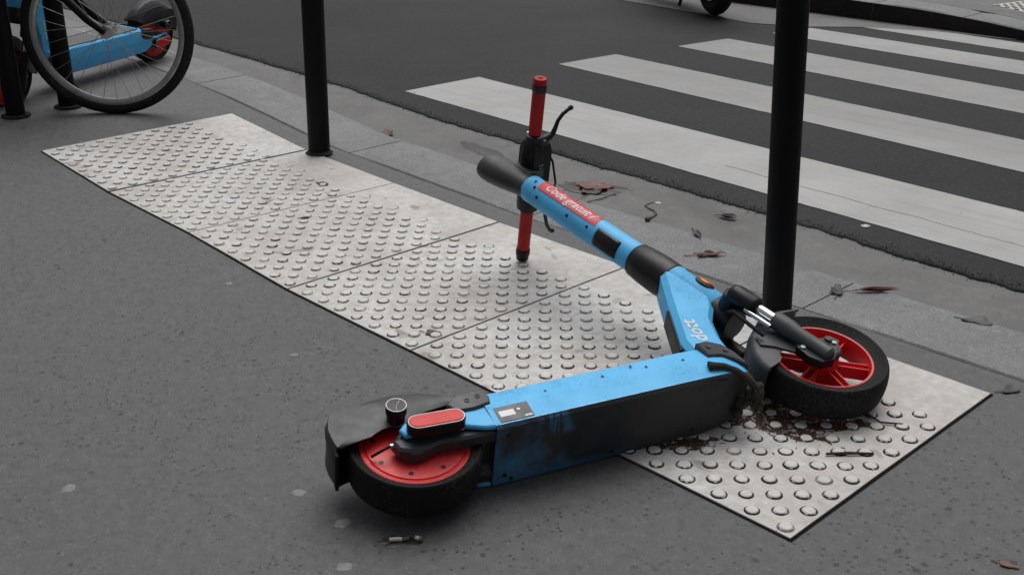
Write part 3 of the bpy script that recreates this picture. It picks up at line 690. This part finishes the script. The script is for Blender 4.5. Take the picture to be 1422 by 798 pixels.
        if sgn < 0: ar.v = [(x, y, -z) for x, y, z in ar.v]
        ao = ar.build('rear_arm', 'blue_paint', root, smooth=25)
        bx = MB().prism([(-.052, -.012), (-.046, -.040), (-.030, -.050), (.004, -.054), (.030, -.046), (.085, -.050), (.150, -.052), (.150, -.028), (.08, -.022), (.0, -.012)], .036, .064, inset=.005)
        bx.lathe(V(-.012, -.022, .034), DR, [(0, .034), (.022, .034), (.028, .028), (.028, 0)], 24)
        if sgn < 0: bx.v = [(x, y, -z) for x, y, z in bx.v]
        bx.build('axle_clamp', 'dark_plastic', ao, smooth=30)
        MB().tube([V(-.046, -.018, .055*sgn), V(-.056, -.018, .055*sgn)], .0045, 10).build('cable_end', 'silver', ao)
        MB().tube([V(-.054, -.018, .055*sgn), V(-.064, -.020, .054*sgn), V(-.078, -.018, .046*sgn), V(-.090, -.014, .036*sgn)], .0028, 8).build('motor_cable', 'rubber', ao)
        # reflector in a rounded black housing
        def stad(x0, x1, y0, y1, sl=.0):
            r_ = (y1-y0)/2; yc = (y0+y1)/2; o_ = []
            for k in range(9): a = -math.pi/2+math.pi*k/8; o_.append((x1-r_+r_*math.cos(a), yc+r_*math.sin(a)))
            for k in range(9): a = math.pi/2+math.pi*k/8; o_.append((x0+r_+r_*math.cos(a), yc+r_*math.sin(a)))
            ca, sa = math.cos(sl), math.sin(sl); cx, cy = (x0+x1)/2, yc
            return [(cx+(x-cx)*ca-(y-cy)*sa, cy+(x-cx)*sa+(y-cy)*ca) for x, y in o_]
        for nm, mt, args, z0, z1, ins in (('side_reflector', 'black_plastic', (-.024, .088, -.040, .001), .076, .0985, .002), ('trim', 'trim_grey', (-.0225, .0865, -.0385, -.0005), .0980, .0995, .0005), ('red_lens', 'red_lens', (-.0200, .0840, -.0360, -.0030), .0985, .1010, .001)):
            pb = MB().prism(stad(*args, -.06), z0, z1, inset=ins)
            if sgn < 0: pb.v = [(x, y, -z) for x, y, z in pb.v]
            if nm == 'side_reflector': refl = pb.build(nm, mt, root, smooth=30)
            else: pb.build(nm, mt, refl, smooth=30)
        kn = MB().lathe(V(-.022, .048, .052*sgn), DR*sgn, [(0, .017), (.018, .018), (.022, .020), (.036, .020), (.039, .018), (.039, 0)], 28).build('knob', 'black_plastic', root)
        MB().lathe(V(-.022, .048, .0905*sgn), DR*sgn, [(0, .0178), (0, .0200), (.0012, .0197), (.0012, .0180)], 28, closed=True).build('ring', 'trim_grey', kn)
        MB().tube([V(-.028, .032, .0914*sgn), V(-.022, .048, .0914*sgn), V(-.012, .058, .0914*sgn)], .0010, 6).build('clip', 'trim_grey', kn)
    # rear mudguard: domed over the tyre, squared off at the tail
    vs = []; fs = []; hw = .060; t = .003
    gp = [(-58, .142, .128, .112), (-50, .148, .118, .088), (-38, .150, .112, .066), (-20, .150, .106, .048), (0, .150, .104, .034), (18, .152, .110, .026), (34, .155, .124, .028), (46, .162, .146, .046), (54, .168, .166, .055), (62, .168, .164, .063), (70, .164, .160, .072), (78, .159, .154, .082), (83, .156, .151, .106), (86, .154, .149, .128), (88, .153, .148, .142)]
    for a, ro, rc, ri in gp:
        d = V(0, 1, 0)*math.cos(R(a))+V(-1, 0, 0)*math.sin(R(a)); wob = .0025*noise.noise(V(a*.09, 0, 0))
        half = [(ri, hw-.004+wob), (ri*.5+rc*.5, hw+wob), (rc, hw), (rc*.45+ro*.55+.004, hw*.72), (ro, hw*.35)]
        sec_ = half+[(r_, -z*.66) for r_, z in half[::-1]]
        inn = [(r_-(t if 1 < q else 0), z-t*(1 if z > 0 else -1)) for q, (r_, z) in enumerate(half)]
        sec_ += [(r_, -z*.66) for r_, z in inn]+inn[::-1]
        for r_, z in sec_: vs.append(d*r_+DR*z)
    m_ = 20
    for i in range(len(gp)-1):
        for j in range(m_): k = (j+1) % m_; fs.append((i*m_+j, i*m_+k, (i+1)*m_+k, (i+1)*m_+j))
    fs += [tuple(range(m_)), tuple((len(gp)-1)*m_+j for j in range(m_))[::-1]]
    gd = MB().add(vs, fs).build('rear_mudguard', 'dark_plastic', root, smooth=35)
    MB().prism([(-.1520, .060), (-.1415, .086), (-.1375, .084), (-.1480, .058)], -.022, .046, inset=.0008).build('tail_reflector', 'tail_lens', gd)
    MB().prism([(-.154, .008), (-.156, -.008), (-.150, -.010), (-.148, .008)], -.034, .050, inset=.001).build('mud_flap', 'rubber', gd)
    return root
def mud_clump(root, c, r, seed):
    bm = bmesh.new(); bmesh.ops.create_icosphere(bm, subdivisions=3, radius=r)
    for v in bm.verts: k = 1+.8*noise.noise(v.co*75+V(seed, 0, 0))+.55*noise.noise(v.co*210+V(seed, 3, 0)); v.co *= k; v.co += c
    me = bpy.data.meshes.new('mud_clod'); bm.to_mesh(me); bm.free(); me.materials.append(M['mud'])
    me.polygons.foreach_set('use_smooth', [True]*len(me.polygons)); link(me, 'mud_clod', root)

fallen = empty('electric_scooter', label='blue electric kick scooter with red wheels lying on its side across the studded slabs', cat='scooter', group='blue electric scooters')
scooter(fallen)
O = V(2.6415, -.3893, .0870); F_ = V(.3285, .9445, 0); U_ = V(-.9246, .3216, .2043); R_ = V(.1930, -.0671, .9789)
R_ = F_.cross(U_).normalized(); U_ = R_.cross(F_).normalized()
# a standing copy, taken before the fallen one gets its own stand and mud
def copy_tree(o, parent=None):
    c = o.copy(); COL.objects.link(c); c.parent = parent
    for ch in list(o.children): copy_tree(ch, c)
    return c
standing = copy_tree(fallen)
tag(standing, 'blue electric kick scooter standing upright behind the bicycle wheel', 'scooter', 'blue electric scooters')
h = V(.43, -.903, 0).normalized(); up = V(0, 0, 1); rt = h.cross(up); lean = R(-6)
up = (up*math.cos(lean)+rt*math.sin(lean)); rt = h.cross(up)
KS = 1.05; sp_ = V(-1.135, 1.032, .1+KS*(RR-.001)); h_, up_, rt_ = h*KS, up*KS, rt*KS
standing.matrix_world = Matrix(((h_.x, up_.x, rt_.x, sp_.x), (h_.y, up_.y, rt_.y, sp_.y), (h_.z, up_.z, rt_.z, sp_.z), (0, 0, 0, 1)))
MB().tube([V(.62, -.05, -.05), V(.60, -.12, -.085), V(.585, -.2165, -.135)], [.009, .009, .008], 10).build('kickstand', 'twig_bark', standing)
fallen.matrix_world = Matrix(((F_.x, U_.x, R_.x, O.x), (F_.y, U_.y, R_.y, O.y), (F_.z, U_.z, R_.z, O.z), (0, 0, 0, 1)))
ks = MB().tube([V(.622, -.024, .082), V(.634, -.028, .083), V(.655, -.032, .080), V(.680, -.042, .070), V(.702, -.058, .056), V(.716, -.074, .040)], [.0105, .0078, .0068, .0072, .0078, .008], 14)
ks.tube([V(.716, -.074, .040), V(.722, -.080, .018), V(.722, -.082, -.004)], [.0095, .008, .006], 12)
ko = ks.build('kickstand', 'mud', fallen, smooth=50)
for i, (c, r_) in enumerate([(V(.700, -.058, .056), .010), (V(.720, -.076, .034), .014), (V(.724, -.084, .006), .011), (V(.712, -.070, .024), .013), (V(.705, -.062, .0), .013), (V(.698, -.056, -.03), .012)]): mud_clump(ko, c, r_, i*3.7)

# ------------------------------------------------------------------ bicycle at the rack
def bicycle():
    c = V(-.282, .44, gz(-.282, .44)-.001); d = V(.41, .91, 0).normalized(); d = V(d.x*math.cos(R(14))+d.y*math.sin(R(14)), -d.x*math.sin(R(14))+d.y*math.cos(R(14)), 0); up = V(0, 0, 1); ax = d.cross(up)
    root = empty('bicycle', c, 'black bicycle with a thin silver rim parked beside the rack', 'bicycle')
    P = lambda f, u, s=0: d*f+up*u+ax*s
    def wheel(f, name, n=32):
        Rw = .334; hub = P(f, Rw)
        prof = [(.020*math.sin(a), .313+.021*math.cos(a)) for a in [2*math.pi*k/14 for k in range(14)]]
        wo = MB().lathe(hub, ax, prof, 96, closed=True).build(name, 'rubber', root, smooth=60)
        MB().lathe(hub, ax, [(-.011, .299), (-.013, .289), (-.010, .279), (-.004, .273), (.004, .273), (.010, .279), (.013, .289), (.011, .299)], 96, closed=True).build('rim', 'steel_dull', wo, smooth=40)
        MB().lathe(hub, ax, [(-.050, .008), (-.042, .008), (-.041, .026), (-.036, .026), (-.034, .015), (.034, .015), (.036, .026), (.041, .026), (.042, .008), (.050, .008)], 20).build('hub', 'silver', wo)
        for k in range(n):
            a = 2*math.pi*k/n; b = a+R(62)*(1 if (k//2) % 2 else -1); s = .037*(1 if k % 2 else -1)
            MB().tube([hub+d*math.cos(b)*.024+up*math.sin(b)*.024+ax*s, hub+d*math.cos(a)*.276+up*math.sin(a)*.276], .0010, 5).build('spoke', 'steel_dull', wo)
        return wo
    wheel(0, 'front_wheel'); wheel(-1.06, 'rear_wheel')
    fk = MB()
    for s in (-.055, .055): fk.tube([P(0, .334, s), P(-.06, .385, s), P(-.17, .51, s), P(-.25, .66, s*.8)], [.012, .014, .015, .015], 12)
    fk.tube([P(-.25, .66, -.045), P(-.25, .66, .045)], .016, 12); fk.tube([P(-.25, .66), P(-.33, .96)], .017, 14)
    fk.build('fork', 'pole_paint', root)
    fr = MB(); fr.tube([P(-.265, .71), P(-.32, .92)], .022, 14)
    fr.tube([P(-.27, .74), P(-.60, .30)], .020, 14); fr.tube([P(-.60, .28), P(-.76, .82)], .017, 14); fr.tube([P(-.31, .88), P(-.70, .60)], .016, 12)
    for s in (-.05, .05): fr.tube([P(-.60, .29, s*.6), P(-1.06, .334, s)], .010, 10); fr.tube([P(-.73, .72, s*.4), P(-1.06, .334, s)], .009, 10)
    fr.build('frame', 'pole_paint', root)
    MB().tube([P(-.33, .96), P(-.35, 1.03)], .014, 12).build('handlebar_stem', 'silver', root)
    hb = MB().tube([P(-.51, 1.06, -.30), P(-.41, 1.07, -.24), P(-.345, 1.04, -.08), P(-.345, 1.04, .08), P(-.41, 1.07, .24), P(-.51, 1.06, .30)], .011, 12).build('handlebar', 'silver', root)
    for s in (-1, 1): MB().tube([P(-.45, 1.068, .262*s), P(-.57, 1.055, .325*s)], .016, 12).build('grip', 'rubber', hb)
    MB().tube([P(-.76, .82), P(-.79, .92)], .013, 12).build('seat_post', 'silver', root)
    MB().tube([P(-.62, .945), P(-.70, .95), P(-.82, .955), P(-.92, .965)], [.012, .026, .055, .062], 16, flat=1, upv=(0, 0, 1)).build('saddle', 'black_plastic', root)
    ch = MB().lathe(P(-.60, .28, .055), ax, [(0, .085), (.004, .085), (.004, 0)], 32).build('chainring', 'silver', root)
    for s, a in ((1, 40), (-1, 220)):
        e_ = P(-.60+.17*math.cos(R(a)), .28+.17*math.sin(R(a)), .085*s)
        MB().tube([P(-.60, .28, .075*s), e_], .010, 8).build('crank', 'silver', root)
        MB().box(e_+ax*.05*s, (.09, .09, .022), 0, (d, ax, up), .004).build('pedal', 'black_plastic', root)
    gd = MB(); vs = []; fs = []
    for k in range(17):
        a = R(15+k*9)
        for r_, z in ((.362, -.026), (.376, -.014), (.379, 0), (.376, .014), (.362, .026)): vs.append(P(-1.06-math.cos(a)*r_, .334+math.sin(a)*r_, z))
    for i in range(16):
        for j in range(4): q = i*5+j; fs.append((q, q+1, q+6, q+5))
    gd.add(vs, fs).build('rear_mudguard', 'black_plastic', root)
    return root
bicycle()
# bike rack hoop
ra = V(-.501, .324, gz(-.5, .3)); rb = V(-.493, .105, gz(-.5, .1))
rk = empty('bike_rack', (ra+rb)/2, 'black steel hoop rack on round base plates between bicycle and upright scooter', 'rack')
A0 = ra-(ra+rb)/2; B0 = rb-(ra+rb)/2
pts = [A0+V(0, 0, -.01), A0+V(0, 0, .4), A0+V(0, 0, .70)]
for k in range(1, 8): a = math.pi*k/8; pts.append((A0+B0)/2+(A0-B0)/2*math.cos(a)+V(0, 0, .70+.11*math.sin(a)))
pts += [B0+V(0, 0, .70), B0+V(0, 0, .4), B0+V(0, 0, -.01)]
MB().tube(pts, .037, 20, upv=(1, 0, 0)).build('hoop', 'pole_paint', rk, smooth=50)
for q in (A0, B0):
    pl = MB().lathe(q+V(0, 0, .001), (0, 0, 1), [(0, .056), (.005, .056), (.008, .052), (.008, .02)], 28).build('base_plate', 'joint', rk)
    for k in range(3): a = k*2.09+.4; MB().lathe(q+V(.046*math.cos(a), .046*math.sin(a), .007), (0, 0, 1), [(0, .007), (.005, .007), (.006, .004), (.006, 0)], 6).build('bolt', 'joint', pl)

# ------------------------------------------------------------------ motor scooter parked at the far kerb
def moped():
    c = V(-.80, 5.13, zroad(5.13)+.0035); d = V(-.866, .5, 0).normalized(); up = V(0, 0, 1); ax = d.cross(up)
    root = empty('motor_scooter', c, 'dark motor scooter parked along the opposite kerb', 'motorbike')
    P = lambda f, u, s=0: d*f+up*u+ax*s
    for f, nm in ((0, 'rear_wheel'), (1.28, 'front_wheel')):
        prof = [(.055*math.sin(a), .215+.055*math.cos(a)) for a in [2*math.pi*k/14 for k in range(14)]]
        wo = MB().lathe(P(f, .270), ax, prof, 64, closed=True).build(nm, 'rubber', root, smooth=60)
        MB().lathe(P(f, .270), ax, [(-.050, .17), (-.045, .165), (-.02, .15), (-.03, .05), (-.06, .03), (.06, .03), (.03, .05), (.02, .15), (.045, .165), (.050, .17)], 40).build('rim', 'silver', wo, smooth=30)
    MB().prism([(-.28, .62), (-.20, .80), (.40, .80), (.52, .50), (.56, .30), (.90, .28), (.98, .40), (1.00, .88), (1.06, .92), (1.14, .60), (1.10, .30), (.95, .20), (.45, .20), (.30, .34), (.05, .50), (-.18, .56)], -.16, .16, inset=.03)
    b = MB().prism([(-.28, .62), (-.20, .78), (.40, .76), (.52, .50), (.58, .30), (.88, .28), (.96, .40), (.98, .90), (1.05, .94), (1.14, .60), (1.10, .32), (.95, .20), (.45, .20), (.30, .38), (.05, .54), (-.18, .58)], -.16, .16, inset=.03)
    b.v = [P(x, y, z) for x, y, z in b.v]; b.build('body', 'black_plastic', root, smooth=30)
    s_ = MB().prism([(-.24, .77), (-.22, .85), (.0, .86), (.30, .83), (.42, .81), (.42, .76)], -.14, .14, inset=.025); s_.v = [P(x, y, z) for x, y, z in s_.v]; s_.build('seat', 'rubber', root)
    fk = MB()
    for s in (-.075, .075): fk.tube([P(1.28, .27, s), P(1.10, .72, s)], .02, 12)
    fk.build('fork', 'silver', root)
    MB().tube([P(.98, 1.02, -.34), P(1.0, 1.05, -.1), P(1.0, 1.05, .1), P(.98, 1.02, .34)], .018, 12).build('handlebar', 'black_plastic', root)
    MB().tube([P(1.02, .9), P(1.0, 1.05)], .03, 12).build('handlebar_stem', 'black_plastic', root)
    MB().tube([P(-.12, .24, -.13), P(.05, .24, -.14), P(.30, .26, -.13)], [.045, .05, .03], 16).build('exhaust', 'silver', root)
    for s in (-.13, .13): MB().tube([P(.30, .25, s*.7), P(.34, .02, s)], .012, 8).build('stand_leg', 'pole_paint', root)
moped()

# ------------------------------------------------------------------ litter: leaves, twig, butts, gum
def leaf(x, y, z, L, W, rot, mat, label, seed, lobes=0, curl=.25, tilt=0):
    rnd = random.Random(seed); n = 22; out = []
    for k in range(n):
        a = 2*math.pi*k/n; r = 1+.18*noise.noise(V(math.cos(a)*1.7, math.sin(a)*1.7, seed))
        if lobes: r *= .62+.42*abs(math.cos(a*lobes/2+seed))
        out.append((math.cos(a)*r*L/2, math.sin(a)*r*W/2))
    def hz(px, py): return .002+curl*L*((py/W)**2*1.2+(px/L)**2*.6)+.10*L*max(0, noise.noise(V(px*40, py*40, seed)))
    rings = [1, .66, .33]; vs = []; fs = []
    for q in rings:
        for px, py in out: vs.append((px*q, py*q, hz(px*q, py*q)))
    vs.append((0, 0, hz(0, 0)))
    for i in range(2):
        for k in range(n): j = (k+1) % n; fs.append((i*n+k, i*n+j, (i+1)*n+j, (i+1)*n+k))
    for k in range(n): fs.append((2*n+k, 2*n+(k+1) % n, 3*n))
    b = len(vs); vs2 = [(p[0], p[1], p[2]+.0008) for p in vs]; fs2 = [tuple(b+i for i in f)[::-1] for f in fs]
    mb = MB().add(vs+vs2, fs+fs2+[(k, b+k, b+(k+1) % n, (k+1) % n) for k in range(n)])
    mb.tube([(-L*.45, 0, hz(-L*.45, 0)), (-L*.62, W*.06, .004), (-L*.78, W*.14, .003)], .0012, 5)
    o = mb.build('fallen_leaf', mat, None, smooth=60); o.location = (x, y, z-.0012); o.rotation_euler = (0, 0, rot)
    return tag(o, label, 'leaf', 'dead leaves and litter on the ground')
zg = -.018
leaf(.430, 1.255, zg+.002, .105, .055, 2.4, 'leaf_brown', 'brown leaf in the gutter beyond the pole on the far slabs', 3, 3)
leaf(1.520, 1.335, zg, .15, .105, .4, 'leaf_red', 'reddish wet leaf lying on a dark damp stain in the gutter', 5, 5, .12)
leaf(1.545, 1.300, zg, .12, .07, 2.0, 'leaf_dark', 'dark wet leaf pressed under the reddish one in the gutter', 6, 3, .05)
leaf(2.252, 1.035, gz(2.2, .9)+.001, .095, .030, .9, 'leaf_brown', 'small shrivelled brown leaf on the kerb stone beside the scooter stem', 9, 5, .35)
leaf(2.110, 1.160, .0, .075, .022, 2.5, 'leaf_dark', 'narrow dark leaf at the edge of the kerb stone', 11, 0, .3)
leaf(2.055, 1.400, zg, .065, .026, .2, 'leaf_dark', 'curled dark leaf in the gutter near the bent twig', 13, 0, .5)
leaf(2.735, 1.150, .0, .125, .018, .85, 'leaf_red', 'thin rust red leaf strip along the kerb edge behind the black pole', 15, 0, .2)
leaf(2.655, 1.075, .0, .085, .035, 2.1, 'leaf_dark', 'blackened leaf caught in the kerb joint behind the black pole', 16, 3, .2)
leaf(3.015, 1.155, .0, .075, .055, .5, 'leaf_grey', 'flat grey leaf on the kerb past the front wheel', 17, 3, .05)
leaf(3.25, 1.19, .0, .03, .02, 1.5, 'leaf_dark', 'tiny black leaf scrap on the kerb past the front wheel', 18, 0, .3)
leaf(2.90, .80, .0, .035, .03, .9, 'leaf_dark', 'dark scrap on asphalt behind the front wheel', 19, 0, .1)
leaf(.93, .59, gz(.93, .59)+.006, .045, .028, .3, 'leaf_dark', 'dark scrap on the second slab from the far end of the strip', 21, 0, .1)
leaf(2.106, .098, .0058, .042, .03, .7, 'leaf_dark', 'dark scrap between studs on the fourth slab', 22, 3, .1)
leaf(3.24, .84, .0, .05, .03, 1.1, 'leaf_dark', 'dark scrap against the corner of the near end slab', 23, 3, .25)
leaf(3.52, .205, .0, .035, .016, .3, 'leaf_red', 'small red leaf scrap on bare asphalt past the near end slab', 25, 3, .2)
leaf(1.185, .345, gz(1.2, .3)+.006, .03, .014, 1.2, 'leaf_dark', 'tiny dark scrap on the third slab of the strip', 26, 0, .2)
# damp stains (flat films)
def film(name, x, y, z, L, W, rot, mat, label, cat, seed, rag=.35, th=.0008):
    n = 40; vs = []
    for k in range(n):
        a = 2*math.pi*k/n; r = 1+rag*noise.noise(V(math.cos(a)*1.6, math.sin(a)*1.6, seed))+rag*.6*noise.noise(V(math.cos(a)*4, math.sin(a)*4, seed))+rag*.5*noise.noise(V(math.cos(a)*9, math.sin(a)*9, seed))
        vs.append((math.cos(a)*L/2*r, math.sin(a)*W/2*r, 0))
    top = [(p[0]*.94, p[1]*.94, th) for p in vs]
    o = MB().add(vs+top+[(0, 0, th*1.15)], [(k, (k+1) % n, n+(k+1) % n, n+k) for k in range(n)]+[(n+k, n+(k+1) % n, 2*n) for k in range(n)]).build(name, mat, None, smooth=60)
    o.location = (x, y, z); o.rotation_euler = (0, 0, rot); return tag(o, label, cat, 'marks on the paving' if cat != 'stain' else 'damp stains in the gutter')
film('damp_stain', 1.53, 1.325, zg-.0005, .24, .13, .5, 'stain_wet', 'dark damp patch round the reddish leaf in the gutter', 'stain', 2)
film('damp_stain', .90, 1.372, zg-.0002, .34, .085, -.18, 'stain_wet', 'dark damp patch in the gutter behind the scooter handlebar', 'stain', 4)
for x, y, s, lab, sd_ in [(1.962, -.215, .022, 'small white gum spot on asphalt facing the middle slabs', 1), (2.156, -.858, .032, 'pale gum spot alone on the open asphalt', 2), (2.478, -.546, .030, 'whitish crumpled gum beside the rear mudguard', 3), (2.729, -.62, .030, 'pale gum spot past the cigarette butt', 4), (2.620, -.545, .034, 'faint gum spot between the rear wheel and the gum past the butt', 5), (1.47, -.10, .026, 'faint gum spot on asphalt facing the third slab', 6)]:
    film('gum_spot', x, y, gz(x, y)+.0003, s, s*.8, sd_, 'gum', lab, 'gum', sd_*3.3, .28, .0007)
for x, y, z, s, lab, sd_ in [(2.42, 1.63, -.0105, .03, 'white gum spot on the road edge behind the black pole by the front wheel', 7), (1.795, 1.36, -.0195, .024, 'white gum spot in the gutter between reddish leaf and twig', 8)]:
    film('gum_spot', x, y, z+.0008, s, s*.8, sd_, 'butt_paper', lab, 'gum', sd_*3.3, .4, .0012)
def butt(x, y, z, rot, L, label):
    root = empty('cigarette_butt', (x, y, z), label, 'litter')
    root.rotation_euler = (0, 0, rot)
    MB().tube([(-L/2, 0, .0042), (-L*.1, .001, .0045), (L*.15, .0, .0042)], [.0038, .0042, .0040], 10).build('paper', 'butt_paper', root)
    MB().tube([(L*.15, 0, .0042), (L/2, .002, .0044)], [.0041, .0038], 10).build('filter', 'twig_bark', root)
film('damp_stain', 2.737, -.506, .0004, .085, .035, .72, 'stain_wet', 'dark oily mark under the cigarette butt by the rear wheel', 'stain', 8)
butt(2.737, -.506, .0012, .85, .035, 'flattened cigarette butt on an oily mark by the rear wheel')
butt(2.760, -.480, .0012, .2, .014, 'torn filter stub lying next to the flattened butt')
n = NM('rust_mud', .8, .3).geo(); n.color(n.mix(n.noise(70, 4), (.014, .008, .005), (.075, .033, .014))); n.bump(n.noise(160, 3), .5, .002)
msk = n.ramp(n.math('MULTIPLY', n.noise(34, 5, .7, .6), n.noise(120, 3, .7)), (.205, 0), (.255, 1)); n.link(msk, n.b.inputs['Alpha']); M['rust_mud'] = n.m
film('rust_stain', 2.955, .395, .0056, .30, .20, .75, 'rust_mud', 'rusty brown mud smear on the near slab under the front wheel', 'stain', 12, .5)  # mud smear whose dark brown also stands in for deeper shade under the wheel
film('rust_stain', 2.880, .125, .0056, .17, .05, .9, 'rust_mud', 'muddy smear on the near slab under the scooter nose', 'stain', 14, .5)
# bent twig
o = MB().tube([(0, 0, .006), (.012, .012, .007), (.022, .030, .008), (.018, .052, .010), (.004, .072, .010), (-.004, .088, .012)], [.0042, .0034, .0040, .0034, .0030, .0028], 8)
o.tube([(-.004, .088, .012), (.006, .097, .014), (.020, .100, .018)], [.0022, .0018, .001], 6); o.tube([(0, 0, .006), (-.006, -.006, .006)], [.007, .005], 8)
tw = o.build('twig', 'twig_bark', None, smooth=60); tw.scale = (1.25, 1.25, 1.25); tw.location = (1.925, 1.150, .0); tw.rotation_euler = (0, 0, .75); tag(tw, 'bent dry twig on the kerb edge between scooter stem and pole', 'twig')
# broken wheel-side debris on the near slab
for pts, lab in (([(3.108, .292, .009), (3.140, .327, .010), (3.172, .360, .009)], 'dark stick on the near slab facing the front wheel'), ([(3.035, .455, .009), (3.083, .497, .010), (3.118, .487, .009), (3.155, .514, .009)], 'muddy root piece on the near slab past the front wheel')):
    c = Vector(pts[0]); o = MB().tube([Vector(p)-c for p in pts], [.0026, .0032, .0022]+([.002] if len(pts) > 3 else []), 8).build('stick', 'mud', None, smooth=50); o.location = c; tag(o, lab, 'stick')
mb = MB()
for i in range(90):
    a = random.uniform(0, 6.28); r = abs(random.gauss(0, .06)); x = 3.005+math.cos(a)*r*1.3; y = .340+math.sin(a)*r; s = random.uniform(.0007, .0020); z = .005
    e_ = V(math.cos(a*7), math.sin(a*7), 0)*random.uniform(1, 3.5)
    mb.box((x, y, z+s*.4), (s*2, s, s), 0, (e_.normalized()*e_.length, e_.normalized().cross(V(0, 0, 1)), V(0, 0, 1)))
mb.build('mud_crumbs', 'mud', tact, smooth=0, kind='stuff')
# pale grit scattered over pavement and road
mb = MB()
for i in range(700):
    if random.random() < .72: x, y = random.uniform(-.5, 3.8), random.uniform(-1.3, .85); z = gz(x, y)+(.005 if 0 < x < 6*PL and 0 < y < PW else 0)
    else: x, y = random.uniform(-1, 3.4), random.uniform(1.2, 5.4); z = -.018 if y < yasp(x) else zroad(y)+.003
    s = random.uniform(.0008, .0024)*(1.6 if random.random() < .06 else 1)
    p = [V(x, y, z)+V(random.uniform(-1, 1), random.uniform(-1, 1), -.1)*s*1.4 for _ in range(3)]+[V(x, y, z+s)]
    mb.add(p, [(0, 1, 2), (0, 1, 3), (1, 2, 3), (2, 0, 3)])
mb.build('grit', 'gum', pavement, smooth=0, kind='stuff')
